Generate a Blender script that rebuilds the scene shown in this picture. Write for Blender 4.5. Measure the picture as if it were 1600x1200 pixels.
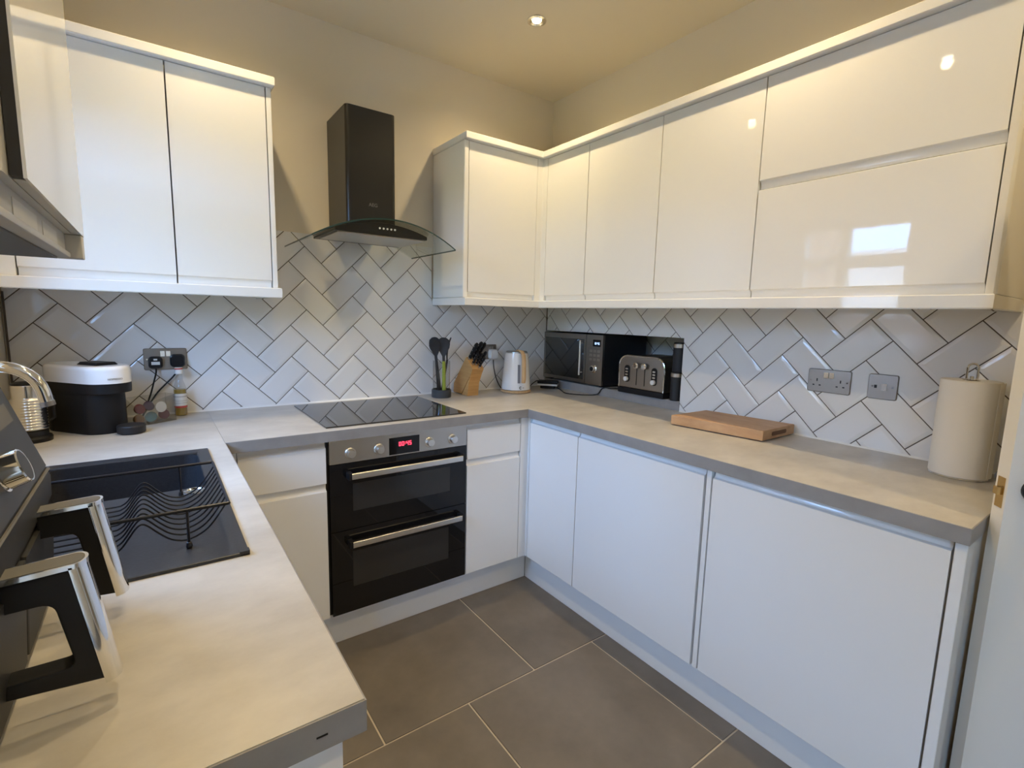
import bpy, bmesh, math, random
from mathutils import Vector, Matrix
random.seed(7)
for o in list(bpy.data.objects): bpy.data.objects.remove(o)
SC = bpy.context.scene
COL = SC.collection
PI = math.pi
# ------------------------------------------------------------------ camera
cam_d = bpy.data.cameras.new('camera')
cam = bpy.data.objects.new('camera', cam_d); COL.objects.link(cam); SC.camera = cam
ya, pi_, ro = math.radians(35.9398), math.radians(-7.7798), math.radians(1.4429)
F = Vector((math.sin(ya)*math.cos(pi_), math.cos(ya)*math.cos(pi_), math.sin(pi_)))
r0 = Vector((math.cos(ya), -math.sin(ya), 0)); u0 = r0.cross(F)
Rv = r0*math.cos(ro)+u0*math.sin(ro); Uv = -r0*math.sin(ro)+u0*math.cos(ro)
M = Matrix((Rv, Uv, -F)).transposed().to_4x4()
M.translation = Vector((-2.0479, -2.4666, 1.3476))
cam.matrix_world = M
cam_d.sensor_width = 36; cam_d.lens = 774.9183/1600*36
cam_d.clip_start = .02; cam_d.clip_end = 100
# ------------------------------------------------------------------ colour management, sky
SC.view_settings.view_transform = 'Standard'; SC.view_settings.look = 'None'
SC.view_settings.gamma = 1; SC.view_settings.use_curve_mapping = False
SC.view_settings.exposure = -0.62
W = bpy.data.worlds.new('sky'); SC.world = W; W.use_nodes = True
bg = W.node_tree.nodes['Background']
bg.inputs['Color'].default_value = (.28, .52, 1.0, 1); bg.inputs['Strength'].default_value = 47.0
CEIL = 2.636
sun_d = bpy.data.lights.new('sun', 'SUN'); sun_d.energy = 110.; sun_d.angle = .009; sun_d.color = (1, .95, .86)
sun = bpy.data.objects.new('sun', sun_d); COL.objects.link(sun)
sun.rotation_euler = Vector((-.62, -.25, -.74)).to_track_quat('-Z', 'Y').to_euler()
LAMP_POWER = 40.0
LAMP_COL = (1.0, .765, .42)
LAMPS = [(-.60, -.586), (-1.80, -.60), (-1.78, -1.58), (-.60, -1.58), (-1.78, -2.6), (-.60, -2.6)]
for i, (x, y) in enumerate(LAMPS):
    l = bpy.data.lights.new('downlight_bulb', 'SPOT'); l.energy = LAMP_POWER; l.color = LAMP_COL
    l.spot_size = math.radians(150); l.spot_blend = 1.0; l.shadow_soft_size = .022
    o = bpy.data.objects.new('downlight_bulb', l); o.location = (x, y, CEIL-.03); COL.objects.link(o)
def portal(loc, rot, sx, sy):
    l = bpy.data.lights.new('window_portal', 'AREA'); l.shape = 'RECTANGLE'; l.size = sx; l.size_y = sy
    l.cycles.is_portal = True
    o = bpy.data.objects.new('window_portal', l); o.location = loc; o.rotation_euler = rot; COL.objects.link(o)
portal((-2.60, -.985, 1.605), (0, -PI/2, 0), .91, .73)
portal((-2.60, -3.56, 1.07), (0, -PI/2, 0), 1.9, .44)
# ------------------------------------------------------------------ materials
MATS = {}
def mat(name, col, rough=.5, metal=0., spec=.5, bump=None, mottle=None, trans=0., ior=1.45, emit=None, aniso=None, coat=0.):
    m = bpy.data.materials.new(name); m.use_nodes = True
    nt = m.node_tree; b = nt.nodes['Principled BSDF']
    b.inputs['Base Color'].default_value = (*col, 1); b.inputs['Roughness'].default_value = rough
    b.inputs['Metallic'].default_value = metal; b.inputs['Specular IOR Level'].default_value = spec
    b.inputs['Transmission Weight'].default_value = trans; b.inputs['IOR'].default_value = ior
    b.inputs['Coat Weight'].default_value = coat
    tc = nt.nodes.new('ShaderNodeTexCoord')
    if mottle:      # (colour2, scale, detail, stretch)
        c2, sc, det, st = mottle
        mp = nt.nodes.new('ShaderNodeMapping'); mp.inputs['Scale'].default_value = st
        nt.links.new(tc.outputs['Object'], mp.inputs['Vector'])
        n = nt.nodes.new('ShaderNodeTexNoise'); n.inputs['Scale'].default_value = sc; n.inputs['Detail'].default_value = det
        n.inputs['Roughness'].default_value = .62
        nt.links.new(mp.outputs['Vector'], n.inputs['Vector'])
        cr = nt.nodes.new('ShaderNodeValToRGB'); cr.color_ramp.elements[0].position = .3; cr.color_ramp.elements[1].position = .7
        cr.color_ramp.elements[0].color = (*col, 1); cr.color_ramp.elements[1].color = (*c2, 1)
        nt.links.new(n.outputs['Fac'], cr.inputs['Fac']); nt.links.new(cr.outputs['Color'], b.inputs['Base Color'])
    if bump:        # (scale, strength, stretch)
        sc, stg, st = bump
        mp = nt.nodes.new('ShaderNodeMapping'); mp.inputs['Scale'].default_value = st
        nt.links.new(tc.outputs['Object'], mp.inputs['Vector'])
        n = nt.nodes.new('ShaderNodeTexNoise'); n.inputs['Scale'].default_value = sc; n.inputs['Detail'].default_value = 3
        nt.links.new(mp.outputs['Vector'], n.inputs['Vector'])
        bp = nt.nodes.new('ShaderNodeBump'); bp.inputs['Strength'].default_value = stg; bp.inputs['Distance'].default_value = .002
        nt.links.new(n.outputs['Fac'], bp.inputs['Height']); nt.links.new(bp.outputs['Normal'], b.inputs['Normal'])
    if emit:
        b.inputs['Emission Color'].default_value = (*emit[0], 1); b.inputs['Emission Strength'].default_value = emit[1]
    MATS[name] = m
    return m
I3 = (1, 1, 1)
gloss = mat('gloss_white_lacquer', (.86, .855, .84), .03, bump=(45, .02, I3))
satin = mat('white_lacquer_soft', (.86, .855, .84), .2, bump=(55, .03, I3))
carc = mat('cabinet_white_board', (.78, .77, .74), .35)
dark_gap = mat('gap_shade_black', (.03, .028, .026), .6)
worktop_m = mat('grey_concrete_laminate', (.43, .402, .36), .36, mottle=((.60, .568, .515), 5, 10, (1, 1.6, 1)), bump=(160, .05, I3))
wt_edge = mat('worktop_laminate_shaded', (.27, .258, .248), .42, mottle=((.33, .315, .305), 12, 6, I3))  # same laminate as the top, with the edge's shade put into a darker colour
tile_m = mat('white_glazed_tile', (.79, .785, .77), .06, bump=(14, .06, I3))
grout_m = mat('brown_grey_grout', (.11, .092, .078), .85)
sil_m = mat('white_silicone', (.82, .82, .8), .35)
floor_m = mat('taupe_porcelain', (.135, .115, .090), .42, mottle=((.20, .172, .140), 4.5, 8, I3), bump=(40, .06, I3))
fgrout_m = mat('beige_floor_grout', (.62, .54, .43), .85)
paint_m = mat('cream_wall_paint', (.77, .70, .565), .75, bump=(120, .06, I3))
ceil_m = mat('ceiling_paint', (.76, .685, .53), .8, bump=(120, .05, I3))
trim_m = mat('white_gloss_paint', (.82, .80, .75), .3)
steel = mat('brushed_steel', (.52, .49, .45), .32, 1., bump=(40, .05, (1, 1, 30)))
steel_d = mat('dark_brushed_steel', (.36, .34, .315), .34, 1., bump=(40, .05, (1, 1, 30)))
nickel = mat('brushed_nickel', (.30, .275, .25), .36, 1.)
chrome = mat('chrome', (.80, .80, .80), .07, 1.)
alum = mat('satin_aluminium', (.74, .72, .68), .3, 1.)
brass = mat('polished_brass', (.62, .44, .2), .25, 1.)
bglass = mat('black_glass', (.008, .008, .009), .03)
bgrey_glass = mat('smoked_glass_pane', (.035, .034, .033), .05)
bplastic = mat('black_plastic', (.011, .011, .012), .45, spec=.3)
bmatte = mat('matte_black', (.014, .014, .016), .55)
bmetal = mat('black_enamel', (.016, .015, .014), .28)
granite = mat('black_composite', (.022, .022, .025), .34, mottle=((.032, .032, .036), 180, 2, I3), bump=(220, .05, I3))
bwire = mat('black_coated_wire', (.008, .009, .014), .35)
fryer_m = mat('charcoal_plastic', (.026, .026, .026), .5, spec=.35, bump=(300, .04, I3))
fpanel_m = mat('grey_panel', (.042, .042, .041), .42, spec=.35)
graytop = mat('grey_inlay', (.16, .155, .145), .55, spec=.3)
wplastic = mat('white_plastic', (.80, .80, .78), .3)
wgloss = mat('white_enamel', (.84, .84, .84), .16)
wood = mat('oak_wood', (.50, .25, .075), .45, mottle=((.63, .35, .12), 9, 6, (1, 1, 9)), bump=(30, .08, (1, 1, 12)))
wood_h = mat('beech_handle', (.52, .33, .16), .45, mottle=((.62, .43, .24), 14, 5, (6, 6, 1)))
board_m = mat('end_grain_board', (.43, .235, .105), .5, mottle=((.57, .345, .175), 22, 5, (1, .35, 1)), bump=(30, .06, I3))
paper = mat('paper_towel', (.83, .80, .735), .9, bump=(70, .35, I3))
cardb = mat('cardboard', (.4, .3, .2), .9)
lime = mat('lime_green_handle', (.36, .44, .03), .4)
display_m = mat('display_black', (.006, .006, .007), .06)
red_led = mat('red_led', (.3, .01, .02), .4, emit=((1., .05, .1), 5.))
blue_led = mat('blue_led', (.2, .3, .5), .4, emit=((.55, .75, 1.), 2.2))
bulb_m = mat('lamp_glow', (1, .9, .7), .4, emit=((1., .85, .6), 60.))
ink = mat('grey_print', (.18, .17, .16), .5)
ink_l = mat('pale_print', (.42, .40, .39), .5)
label_w = mat('white_label', (.74, .73, .70), .5)
red_m = mat('red_print', (.45, .06, .05), .4)
syrup = mat('amber_syrup', (.62, .45, .12), .12, trans=.6)
switch_m = mat('switch_chrome', (.85, .86, .88), .15, 1.)
outside_m = mat('paving_outside', (.32, .31, .29), .8)
brick_m = mat('shade_dark_brick', (.07, .045, .035), .8, mottle=((.10, .06, .045), 6, 4, I3))  # brick colour darkened to stand for a wall out of the sun
render_m = mat('white_render', (.85, .84, .82), .8)
hedge_m = mat('hedge_leaves', (.03, .05, .02), .8, mottle=((.09, .13, .05), 12, 6, I3))
fence_m = mat('fence_wood', (.12, .08, .05), .8)
caps_cols = [('aubergine', (.12, .07, .16)), ('olive', (.16, .2, .1)), ('maroon', (.25, .03, .05)), ('plum', (.22, .06, .1)), ('copper', (.42, .22, .09)), ('silver_grey', (.5, .5, .5))]
caps = [mat('capsule_'+n, tuple(q*.45 for q in c) if n != 'silver_grey' else c, .35, .3) for n, c in caps_cols]
def clear(name, tint, fac=.9, rough=0.):
    m = bpy.data.materials.new(name); m.use_nodes = True; nt = m.node_tree
    for n in list(nt.nodes): nt.nodes.remove(n)
    out = nt.nodes.new('ShaderNodeOutputMaterial'); mx = nt.nodes.new('ShaderNodeMixShader')
    t = nt.nodes.new('ShaderNodeBsdfTransparent'); t.inputs['Color'].default_value = (*tint, 1)
    g = nt.nodes.new('ShaderNodeBsdfGlossy'); g.inputs['Roughness'].default_value = rough+.02
    lw = nt.nodes.new('ShaderNodeLayerWeight'); lw.inputs['Blend'].default_value = .5
    pw = nt.nodes.new('ShaderNodeMath'); pw.operation = 'POWER'; pw.inputs[1].default_value = 5.
    ma = nt.nodes.new('ShaderNodeMath'); ma.operation = 'MULTIPLY_ADD'; ma.inputs[1].default_value = .95; ma.inputs[2].default_value = .04
    nt.links.new(lw.outputs['Facing'], pw.inputs[0]); nt.links.new(pw.outputs[0], ma.inputs[0])
    nt.links.new(ma.outputs[0], mx.inputs['Fac']); nt.links.new(t.outputs['BSDF'], mx.inputs[1]); nt.links.new(g.outputs['BSDF'], mx.inputs[2])
    nt.links.new(mx.outputs['Shader'], out.inputs['Surface'])
    return m
pane_m = clear('window_glass', (.96, .98, .98))
acryl = clear('clear_acrylic', (.93, .93, .92))
hoodglass = clear('tinted_curved_glass', (.88, .90, .87))
glass_edge = mat('glass_edge_green', (.03, .06, .05), .1)
# ------------------------------------------------------------------ mesh helpers
def new(): return bmesh.new()
def box(bm, x0, y0, z0, x1, y1, z1, bev=0., seg=2):
    x0, x1 = sorted((x0, x1)); y0, y1 = sorted((y0, y1)); z0, z1 = sorted((z0, z1))
    vs = [bm.verts.new(p) for p in [(x0,y0,z0),(x1,y0,z0),(x1,y1,z0),(x0,y1,z0),(x0,y0,z1),(x1,y0,z1),(x1,y1,z1),(x0,y1,z1)]]
    fs = [bm.faces.new([vs[i] for i in q]) for q in [(3,2,1,0),(4,5,6,7),(0,1,5,4),(1,2,6,5),(2,3,7,6),(3,0,4,7)]]
    if bev:
        es = list({e for f in fs for e in f.edges})
        bmesh.ops.bevel(bm, geom=es, offset=bev, segments=seg, profile=.5, affect='EDGES')
    return vs
def prism(bm, pts, axis, a, b, bev=0.):
    """pts 2-D polygon, extruded along axis from a to b. axis 'x': pts=(y,z); 'y': (x,z); 'z': (x,y)"""
    def P(p, t): return {'x': (t, p[0], p[1]), 'y': (p[0], t, p[1]), 'z': (p[0], p[1], t)}[axis]
    A = [bm.verts.new(P(p, a)) for p in pts]; B = [bm.verts.new(P(p, b)) for p in pts]
    fs = [bm.faces.new(A), bm.faces.new(B[::-1])]
    n = len(pts)
    for i in range(n): fs.append(bm.faces.new((A[i], B[i], B[(i+1) % n], A[(i+1) % n])))
    bmesh.ops.recalc_face_normals(bm, faces=fs)
    if bev:
        es = list({e for f in fs[:2] for e in f.edges})
        bmesh.ops.bevel(bm, geom=es, offset=bev, segments=2, profile=.5, affect='EDGES')
def lathe(bm, prof, cx, cy, n=32, axis='z', cap=True):
    """prof: list of (r, t) along the axis; (cx, cy) the two other coordinates"""
    def P(r, t, a):
        c, s = r*math.cos(a), r*math.sin(a)
        return {'z': (cx+c, cy+s, t), 'x': (t, cx+c, cy+s), 'y': (cx+c, t, cy+s)}[axis]
    rings = [[bm.verts.new(P(max(r, 1e-5), t, 2*PI*i/n)) for i in range(n)] for r, t in prof]
    fs = []
    for A, B in zip(rings, rings[1:]):
        for i in range(n): fs.append(bm.faces.new((A[i], A[(i+1) % n], B[(i+1) % n], B[i])))
    if cap: fs += [bm.faces.new(rings[0][::-1]), bm.faces.new(rings[-1])]
    bmesh.ops.recalc_face_normals(bm, faces=fs)
def tube(bm, pts, r, n=8, closed=False):
    pts = [Vector(p) for p in pts]; m = len(pts); rings = []
    up = None
    for i in range(m):
        if closed: t = (pts[(i+1) % m]-pts[i-1])
        else: t = pts[min(i+1, m-1)]-pts[max(i-1, 0)]
        t.normalize()
        if up is None:
            up = Vector((0, 0, 1)) if abs(t.z) < .9 else Vector((1, 0, 0))
        s = t.cross(up); s.normalize(); up = s.cross(t); up.normalize()
        rr = r[i] if isinstance(r, (list, tuple)) else r
        rings.append([bm.verts.new(pts[i]+s*rr*math.cos(2*PI*k/n)+up*rr*math.sin(2*PI*k/n)) for k in range(n)])
    fs = []
    pr = list(zip(rings, rings[1:])) + ([(rings[-1], rings[0])] if closed else [])
    for A, B in pr:
        for k in range(n): fs.append(bm.faces.new((A[k], A[(k+1) % n], B[(k+1) % n], B[k])))
    if not closed: fs += [bm.faces.new(rings[0][::-1]), bm.faces.new(rings[-1])]
    bmesh.ops.recalc_face_normals(bm, faces=fs)
def grid_solid(bm, us, vs, skip, d0, d1, P):
    """solid slab over a grid with cells left out; P(u, v, d) -> point"""
    nu, nv = len(us)-1, len(vs)-1
    on = lambda i, j: 0 <= i < nu and 0 <= j < nv and (i, j) not in skip
    V = {}
    def v(i, j, k):
        if (i, j, k) not in V: V[i, j, k] = bm.verts.new(P(us[i], vs[j], (d0, d1)[k]))
        return V[i, j, k]
    fs = []
    for i in range(nu):
        for j in range(nv):
            if not on(i, j): continue
            for k in (0, 1): fs.append(bm.faces.new([v(i, j, k), v(i+1, j, k), v(i+1, j+1, k), v(i, j+1, k)]))
            for (di, dj, a, b) in ((-1, 0, (i, j), (i, j+1)), (1, 0, (i+1, j), (i+1, j+1)), (0, -1, (i, j), (i+1, j)), (0, 1, (i, j+1), (i+1, j+1))):
                if not on(i+di, j+dj): fs.append(bm.faces.new([v(*a, 0), v(*b, 0), v(*b, 1), v(*a, 1)]))
    bmesh.ops.recalc_face_normals(bm, faces=fs)
def sweep(bm, path, prof):
    """prof polygon (offset to the left, z) swept along a 2-D path with mitred corners"""
    path = [Vector(p) for p in path]; rings = []
    n = len(path)
    for i, p in enumerate(path):
        ds = []
        if i > 0: ds.append((p-path[i-1]).normalized())
        if i < n-1: ds.append((path[i+1]-p).normalized())
        ns = [Vector((-d.y, d.x)) for d in ds]
        m = ns[0] if len(ns) == 1 else (ns[0]+ns[1])/(1+ns[0].dot(ns[1]))
        rings.append([bm.verts.new((p.x+m.x*o, p.y+m.y*o, z)) for o, z in prof])
    k = len(prof); fs = [bm.faces.new(rings[0]), bm.faces.new(rings[-1][::-1])]
    for A, B in zip(rings, rings[1:]):
        for i in range(k): fs.append(bm.faces.new((A[i], B[i], B[(i+1) % k], A[(i+1) % k])))
    bmesh.ops.recalc_face_normals(bm, faces=fs)
def obj(name, bm, m, parent=None, local=False, smooth=30, mats=None):
    """link one bmesh as ONE object; coordinates are world unless local=True (then the parent's own)"""
    me = bpy.data.meshes.new(name)
    if parent is not None and not local:
        bm.transform(WM[parent.name].inverted())
    c = None
    if parent is None:
        xs = [v.co for v in bm.verts]
        c = Vector((sum((min(p[i] for p in xs), max(p[i] for p in xs)))/2 if i < 2 else min(p[2] for p in xs) for i in range(3)))
        bm.transform(Matrix.Translation(-c))
    bm.to_mesh(me); bm.free()
    for mm in (mats or [m]): me.materials.append(mm)
    if smooth is not None:
        me.polygons.foreach_set('use_smooth', [True]*len(me.polygons)); me.set_sharp_from_angle(angle=math.radians(smooth))
    o = bpy.data.objects.new(name, me); COL.objects.link(o)
    if smooth is not None and len(me.polygons) > 6:
        wn = o.modifiers.new('weighted_normal', 'WEIGHTED_NORMAL'); wn.keep_sharp = True; wn.weight = 100
    if parent is not None: o.parent = parent; WM[o.name] = WM[parent.name].copy()
    else: o.location = c; WM[o.name] = Matrix.Translation(c)
    return o
WM = {}
def tag(o, label, cat, group=None):
    o['label'] = label; o['category'] = cat
    if group: o['group'] = group
    return o
def thing(name, label, cat, loc=(0, 0, 0), rotz=0., group=None):
    o = bpy.data.objects.new(name, None); COL.objects.link(o); o.empty_display_size = .05
    o.location = loc; o.rotation_euler = (0, 0, rotz)
    WM[o.name] = Matrix.Translation(Vector(loc)) @ Matrix.Rotation(rotz, 4, 'Z')
    return tag(o, label, cat, group)
def structure(name, bm, m, **k):
    o = obj(name, bm, m, **k); o['kind'] = 'structure'; return o
def bx(*a, **k):
    bm = new(); box(bm, *a, **k); return bm
def rrect(x0, y0, x1, y1, r, n=5):
    pts = []
    for cx, cy, a0 in ((x1-r, y1-r, 0), (x0+r, y1-r, PI/2), (x0+r, y0+r, PI), (x1-r, y0+r, 3*PI/2)):
        for i in range(n+1):
            a = a0+PI/2*i/n; pts.append((cx+r*math.cos(a), cy+r*math.sin(a)))
    return pts
def round_poly(P_, n=5):
    """P_: (x, y, radius) corners -> outline with rounded corners"""
    out = []
    for i, (x, y, r) in enumerate(P_):
        p = Vector((x, y))
        if not r: out.append((x, y)); continue
        a = (Vector(P_[i-1][:2])-p).normalized(); b = (Vector(P_[(i+1) % len(P_)][:2])-p).normalized()
        for k in range(n+1):
            t = k/n; q = (p+a*r)*(1-t)**2+p*2*t*(1-t)+(p+b*r)*t*t; out.append((q.x, q.y))
    return out
SEG = {'0':'abcdef','1':'bc','2':'abged','3':'abgcd','4':'fgbc','5':'afgcd','6':'afgedc','7':'abc','8':'abcdefg','9':'abcfgd'}
def digits(bm, text, w, h, t, P):
    """seven-segment digits; P(u, v, d) maps the display plane to space"""
    x = 0.
    def bar(u0, v0, u1, v1):
        vs = [bm.verts.new(P(u, v, d)) for d in (0, .0006) for u, v in ((u0, v0), (u1, v0), (u1, v1), (u0, v1))]
        for q in ((0,1,2,3),(4,5,6,7),(0,1,5,4),(1,2,6,5),(2,3,7,6),(3,0,4,7)): bm.faces.new([vs[i] for i in q])
    for c in text:
        if c == ':':
            bar(x, h*.28, x+t, h*.28+t); bar(x, h*.68, x+t, h*.68+t); x += t*2.2; continue
        for s in SEG[c]:
            if s == 'a': bar(x, h-t, x+w, h)
            if s == 'g': bar(x, h/2-t/2, x+w, h/2+t/2)
            if s == 'd': bar(x, 0, x+w, t)
            if s == 'f': bar(x, h/2, x+t, h)
            if s == 'b': bar(x+w-t, h/2, x+w, h)
            if s == 'e': bar(x, 0, x+t, h/2)
            if s == 'c': bar(x+w-t, 0, x+w, h/2)
        x += w+t*1.3
    bmesh.ops.recalc_face_normals(bm, faces=bm.faces[:])
def text_mesh(name, s, size, m, parent, mw):
    cu = bpy.data.curves.new(name, 'FONT'); cu.body = s; cu.size = size; cu.extrude = .0003; cu.align_x = 'CENTER'; cu.align_y = 'CENTER'
    t = bpy.data.objects.new(name+'_tmp', cu); COL.objects.link(t)
    dg = bpy.context.evaluated_depsgraph_get(); me = bpy.data.meshes.new_from_object(t.evaluated_get(dg))
    bpy.data.objects.remove(t)
    me.transform(WM[parent.name].inverted() @ mw); me.materials.clear(); me.materials.append(m)
    o = bpy.data.objects.new(name, me); COL.objects.link(o); o.parent = parent; WM[o.name] = WM[parent.name].copy()
    return o
def frame(o, xdir, ydir):
    x = Vector(xdir).normalized(); y = Vector(ydir); y = (y-x*y.dot(x)).normalized(); z = x.cross(y)
    m = Matrix((x, y, z)).transposed().to_4x4(); m.translation = Vector(o); return m
# ================================================================== STRUCTURE
LX = -2.467          # tiled face of the left wall
RY = -3.9            # rear wall
WT, WB = .91, .87    # worktop top and underside
# floor: grout bed + 600 mm tiles
fl = structure('floor', bx(-2.60, RY-.1, -.05, 1.3, .13, -.004), fgrout_m)
def floor_tiles():
    rows = [(-.52, -1.12, -.93), (-1.12, -1.72, -.6255), (-1.72, -2.32, -.93), (-2.32, -2.92, -.6255), (-2.92, -3.52, -.93), (-3.52, RY, -.6255)]
    g = .003
    for (ya_, yb_, xj) in rows:
        k0 = math.floor((-2.0-xj)/.6)
        x = xj+k0*.6
        while x < -.03:
            xa, xb = max(x, -2.46), min(x+.6, -.001)
            if ya_ == -1.72 or ya_ == -2.32 or ya_ < -2.3: xa = max(x, -2.46)
            if xb-xa > .02:
                bm = new(); box(bm, xa+g, yb_+g, -.004, xb-g, ya_-g, 0., bev=.0012, seg=1)
                obj('floor_tile', bm, floor_m, fl)
            x += .6
floor_tiles()
# ceiling
structure('ceiling', bx(-2.60, RY-.1, CEIL, .12, .13, CEIL+.1), ceil_m)
# back wall, right wall (with niche), left wall (with window), rear wall (with window)
WP = .008            # painted plane lies this far behind the tile faces
wb_ = structure('wall_back', bx(-2.60, WP, -.05, .12, .13, CEIL), paint_m)
NX, NY, NZ0, NZ1 = .43, -1.026, .957, 1.265     # niche depth, near edge, sill, head
bm = new()
grid_solid(bm, [-3.61, -2.85, NY, WP, .13], [-.05, NZ0-.004, NZ1, 2.03, CEIL], {(2, 1), (0, 0), (0, 1), (0, 2)}, WP, .12, lambda u, v, d: (d, u, v))
box(bm, WP, -3.9, -.05, .12, -3.61, CEIL)
wr_ = structure('wall_right', bm, paint_m)
nb = new()   # niche lining: back, near cheek, far cheek, head, bed
box(nb, NX+.008, NY-.02, .88, NX+.06, .06, 1.32); box(nb, .121, NY-.045, .88, NX+.008, NY-.004, 1.32)
box(nb, .121, .010, .88, NX+.008, .05, 1.32); box(nb, .121, NY-.004, NZ1, NX+.008, .010, 1.32); box(nb, .121, NY-.004, .88, NX+.008, .010, NZ0-.045)
obj('niche_lining', nb, paint_m, wr_)
WY0, WY1, WZ0, WZ1 = -1.35, -.62, 1.15, 2.06
bm = new()
grid_solid(bm, [-3.9, -3.78, -3.34, WY0, WY1, .13], [-.05, .12, WZ0, 2.02, WZ1, CEIL], {(3, 2), (3, 3), (1, 1), (1, 2)}, LX-WP, LX-.15, lambda u, v, d: (d, u, v))
wl_ = structure('wall_left', bm, paint_m)
bm = new()
box(bm, -2.60, RY-.12, -.05, .12, RY, CEIL)
structure('wall_rear', bm, paint_m)
hb = new()   # hallway beyond the doorway
box(hb, .12, -3.85, -.05, 1.3, -3.8, 2.5); box(hb, 1.25, -3.8, -.05, 1.3, -2.6, 2.5); box(hb, .12, -2.65, -.05, 1.3, -2.6, 2.5); box(hb, .12, -3.85, 2.5, 1.3, -2.6, 2.55)
structure('wall_hall', hb, paint_m)
def window(name, P, u0, u1, v0, v1, mull, trans):
    t = .055
    bm = new(); us = [u0, u0+t]; 
    grid_solid(bm, [u0, u0+t, u1-t, u1], [v0, v0+t, v1-t, v1], {(1, 1)}, 0, .06, P)
    w = structure(name, bm, trim_m)
    if mull is not None:
        bm = new(); grid_solid(bm, [mull-.03, mull+.03], [v0+t, v1-t], set(), .002, .058, P); obj('mullion', bm, trim_m, w)
    if trans is not None:
        segs = [(u0+t, u1-t)] if mull is None else [(u0+t, mull-.03), (mull+.03, u1-t)]
        for a, b in segs:
            bm = new(); grid_solid(bm, [a, b], [trans-.04, trans+.04], set(), .002, .058, P); obj('transom', bm, trim_m, w)
    hs = [(u0+t, u1-t)] if mull is None else [(u0+t, mull-.03), (mull+.03, u1-t)]
    vs_ = [(v0+t, v1-t)] if trans is None else [(v0+t, trans-.04), (trans+.04, v1-t)]
    for a, b in hs:
        for c, d in vs_:
            bm = new(); grid_solid(bm, [a, b], [c, d], set(), .028, .032, P); obj('pane', bm, pane_m, w)
    return w
w1 = window('window_1', lambda u, v, d: (LX-.09+d-.03, u, v), WY0, WY1, WZ0, WZ1, -.93, 1.775)
obj('window_sill', bx(LX-.055, WY0+.005, WZ0, LX+.0, WY1-.005, WZ0+.018, bev=.004), trim_m, w1)
window('window_2', lambda u, v, d: (LX-.09+d-.03, u, v), -3.78, -3.34, .12, 2.02, None, .95)
structure('ground_outside', bx(-14, -14, -.12, 1.5, 8, -.06), outside_m)
# outside: tall wall replaces the reflected neighbour's house; hedge and low base are added
tag(obj('brick_wall', bx(-6.3, .45, -.06, -6.0, 6.6, 3.3), brick_m), 'tall dark brick wall outside the kitchen window, behind the tap', 'wall')
tag(obj('garden_wall', bx(-6.2, -.75, 1.5, -6.0, .44, 2.28), render_m), 'white rendered garden wall outside, mirrored bright in the flip-up cabinet front', 'wall')
tag(obj('added_brick_base', bx(-6.25, -.755, -.06, -5.95, .445, 1.499), brick_m), 'dark brick base added under the white garden wall to dim tile reflections', 'wall')  # unseen dark base, added so low window reflections stay dim
tag(obj('blocker_hedge', bx(-6.4, -9., -.06, -5.8, -.76, 2.05), hedge_m), 'dark hedge added outside the kitchen window to block low daylight', 'hedge')  # unseen block, added to keep horizon daylight off the wall cabinets
# ------------------------------------------------------------------ herringbone tiles
TB = .0125           # bevel width
def tile_bm(u0, u1, v0, v1, P, regions, hole=None):
    """one bevelled tile in 45-degree (u,v) axes, cut to axis-aligned (h,z) rectangles"""
    g = .0017
    u0 += g; u1 -= g; v0 += g; v1 -= g
    s = math.sqrt(.5)
    H = lambda u, v: ((u-v)*s, (u+v)*s)
    out = new()
    for (h0, h1, z0, z1) in regions:
        hs = [H(a, b) for a in (u0, u1) for b in (v0, v1)]
        if max(p[0] for p in hs) <= h0 or min(p[0] for p in hs) >= h1 or max(p[1] for p in hs) <= z0 or min(p[1] for p in hs) >= z1: continue
        b = new()
        def ring(i, d): return [b.verts.new((*H(*q), d)) for q in ((u0+i, v0+i), (u1-i, v0+i), (u1-i, v1-i), (u0+i, v1-i))]
        A, B, D, C = ring(0, .0005), ring(0, .0057), ring(.004, .0067), ring(TB, .0080)
        for X, Y in ((A, B), (B, D), (D, C)):
            for i in range(4): b.faces.new((X[i], X[(i+1) % 4], Y[(i+1) % 4], Y[i]))
        b.faces.new(C)
        for co, no in (((h0, 0, 0), (-1, 0, 0)), ((h1, 0, 0), (1, 0, 0)), ((0, z0, 0), (0, -1, 0)), ((0, z1, 0), (0, 1, 0))):
            bmesh.ops.bisect_plane(b, geom=b.verts[:]+b.edges[:]+b.faces[:], plane_co=co, plane_no=no, clear_outer=True)
        if len(b.faces):
            base = {}
            for f in b.faces:
                vs = []
                for v in f.verts:
                    if v not in base: base[v] = out.verts.new(P(v.co.x, v.co.y, v.co.z))
                    vs.append(base[v])
                out.faces.new(vs)
        b.free()
    if not len(out.faces):
        out.free(); return None
    if sum(f.calc_area() for f in out.faces) < 2e-5:
        out.free(); return None
    bmesh.ops.recalc_face_normals(out, faces=out.faces[:])
    return out
def herringbone(parent, P, us, vs, um0, vn0, seedA, seedB, regions, rng):
    """um0+us*m, vn0+vs*n grid lines; A tiles are 2x1 along u, B tiles 1x2 along v"""
    n_ = 0
    for k in range(-rng, rng+1):
        for l in range(-rng, rng+1):
            dm, dn = k+2*l, k-2*l
            for (m, n, w, h) in ((seedA[0]+dm, seedA[1]+dn, 2, 1), (seedB[0]+dm, seedB[1]+dn, 1, 2)):
                b = tile_bm(um0+us*m, um0+us*(m+w), vn0+vs*n, vn0+vs*(n+h), P, regions)
                if b is None: continue
                o = obj('wall_tile', b, tile_m, parent, smooth=None); n_ += 1
    return n_
S = .1022
PB = lambda h, z, d: (h, WP-d, z)
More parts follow.
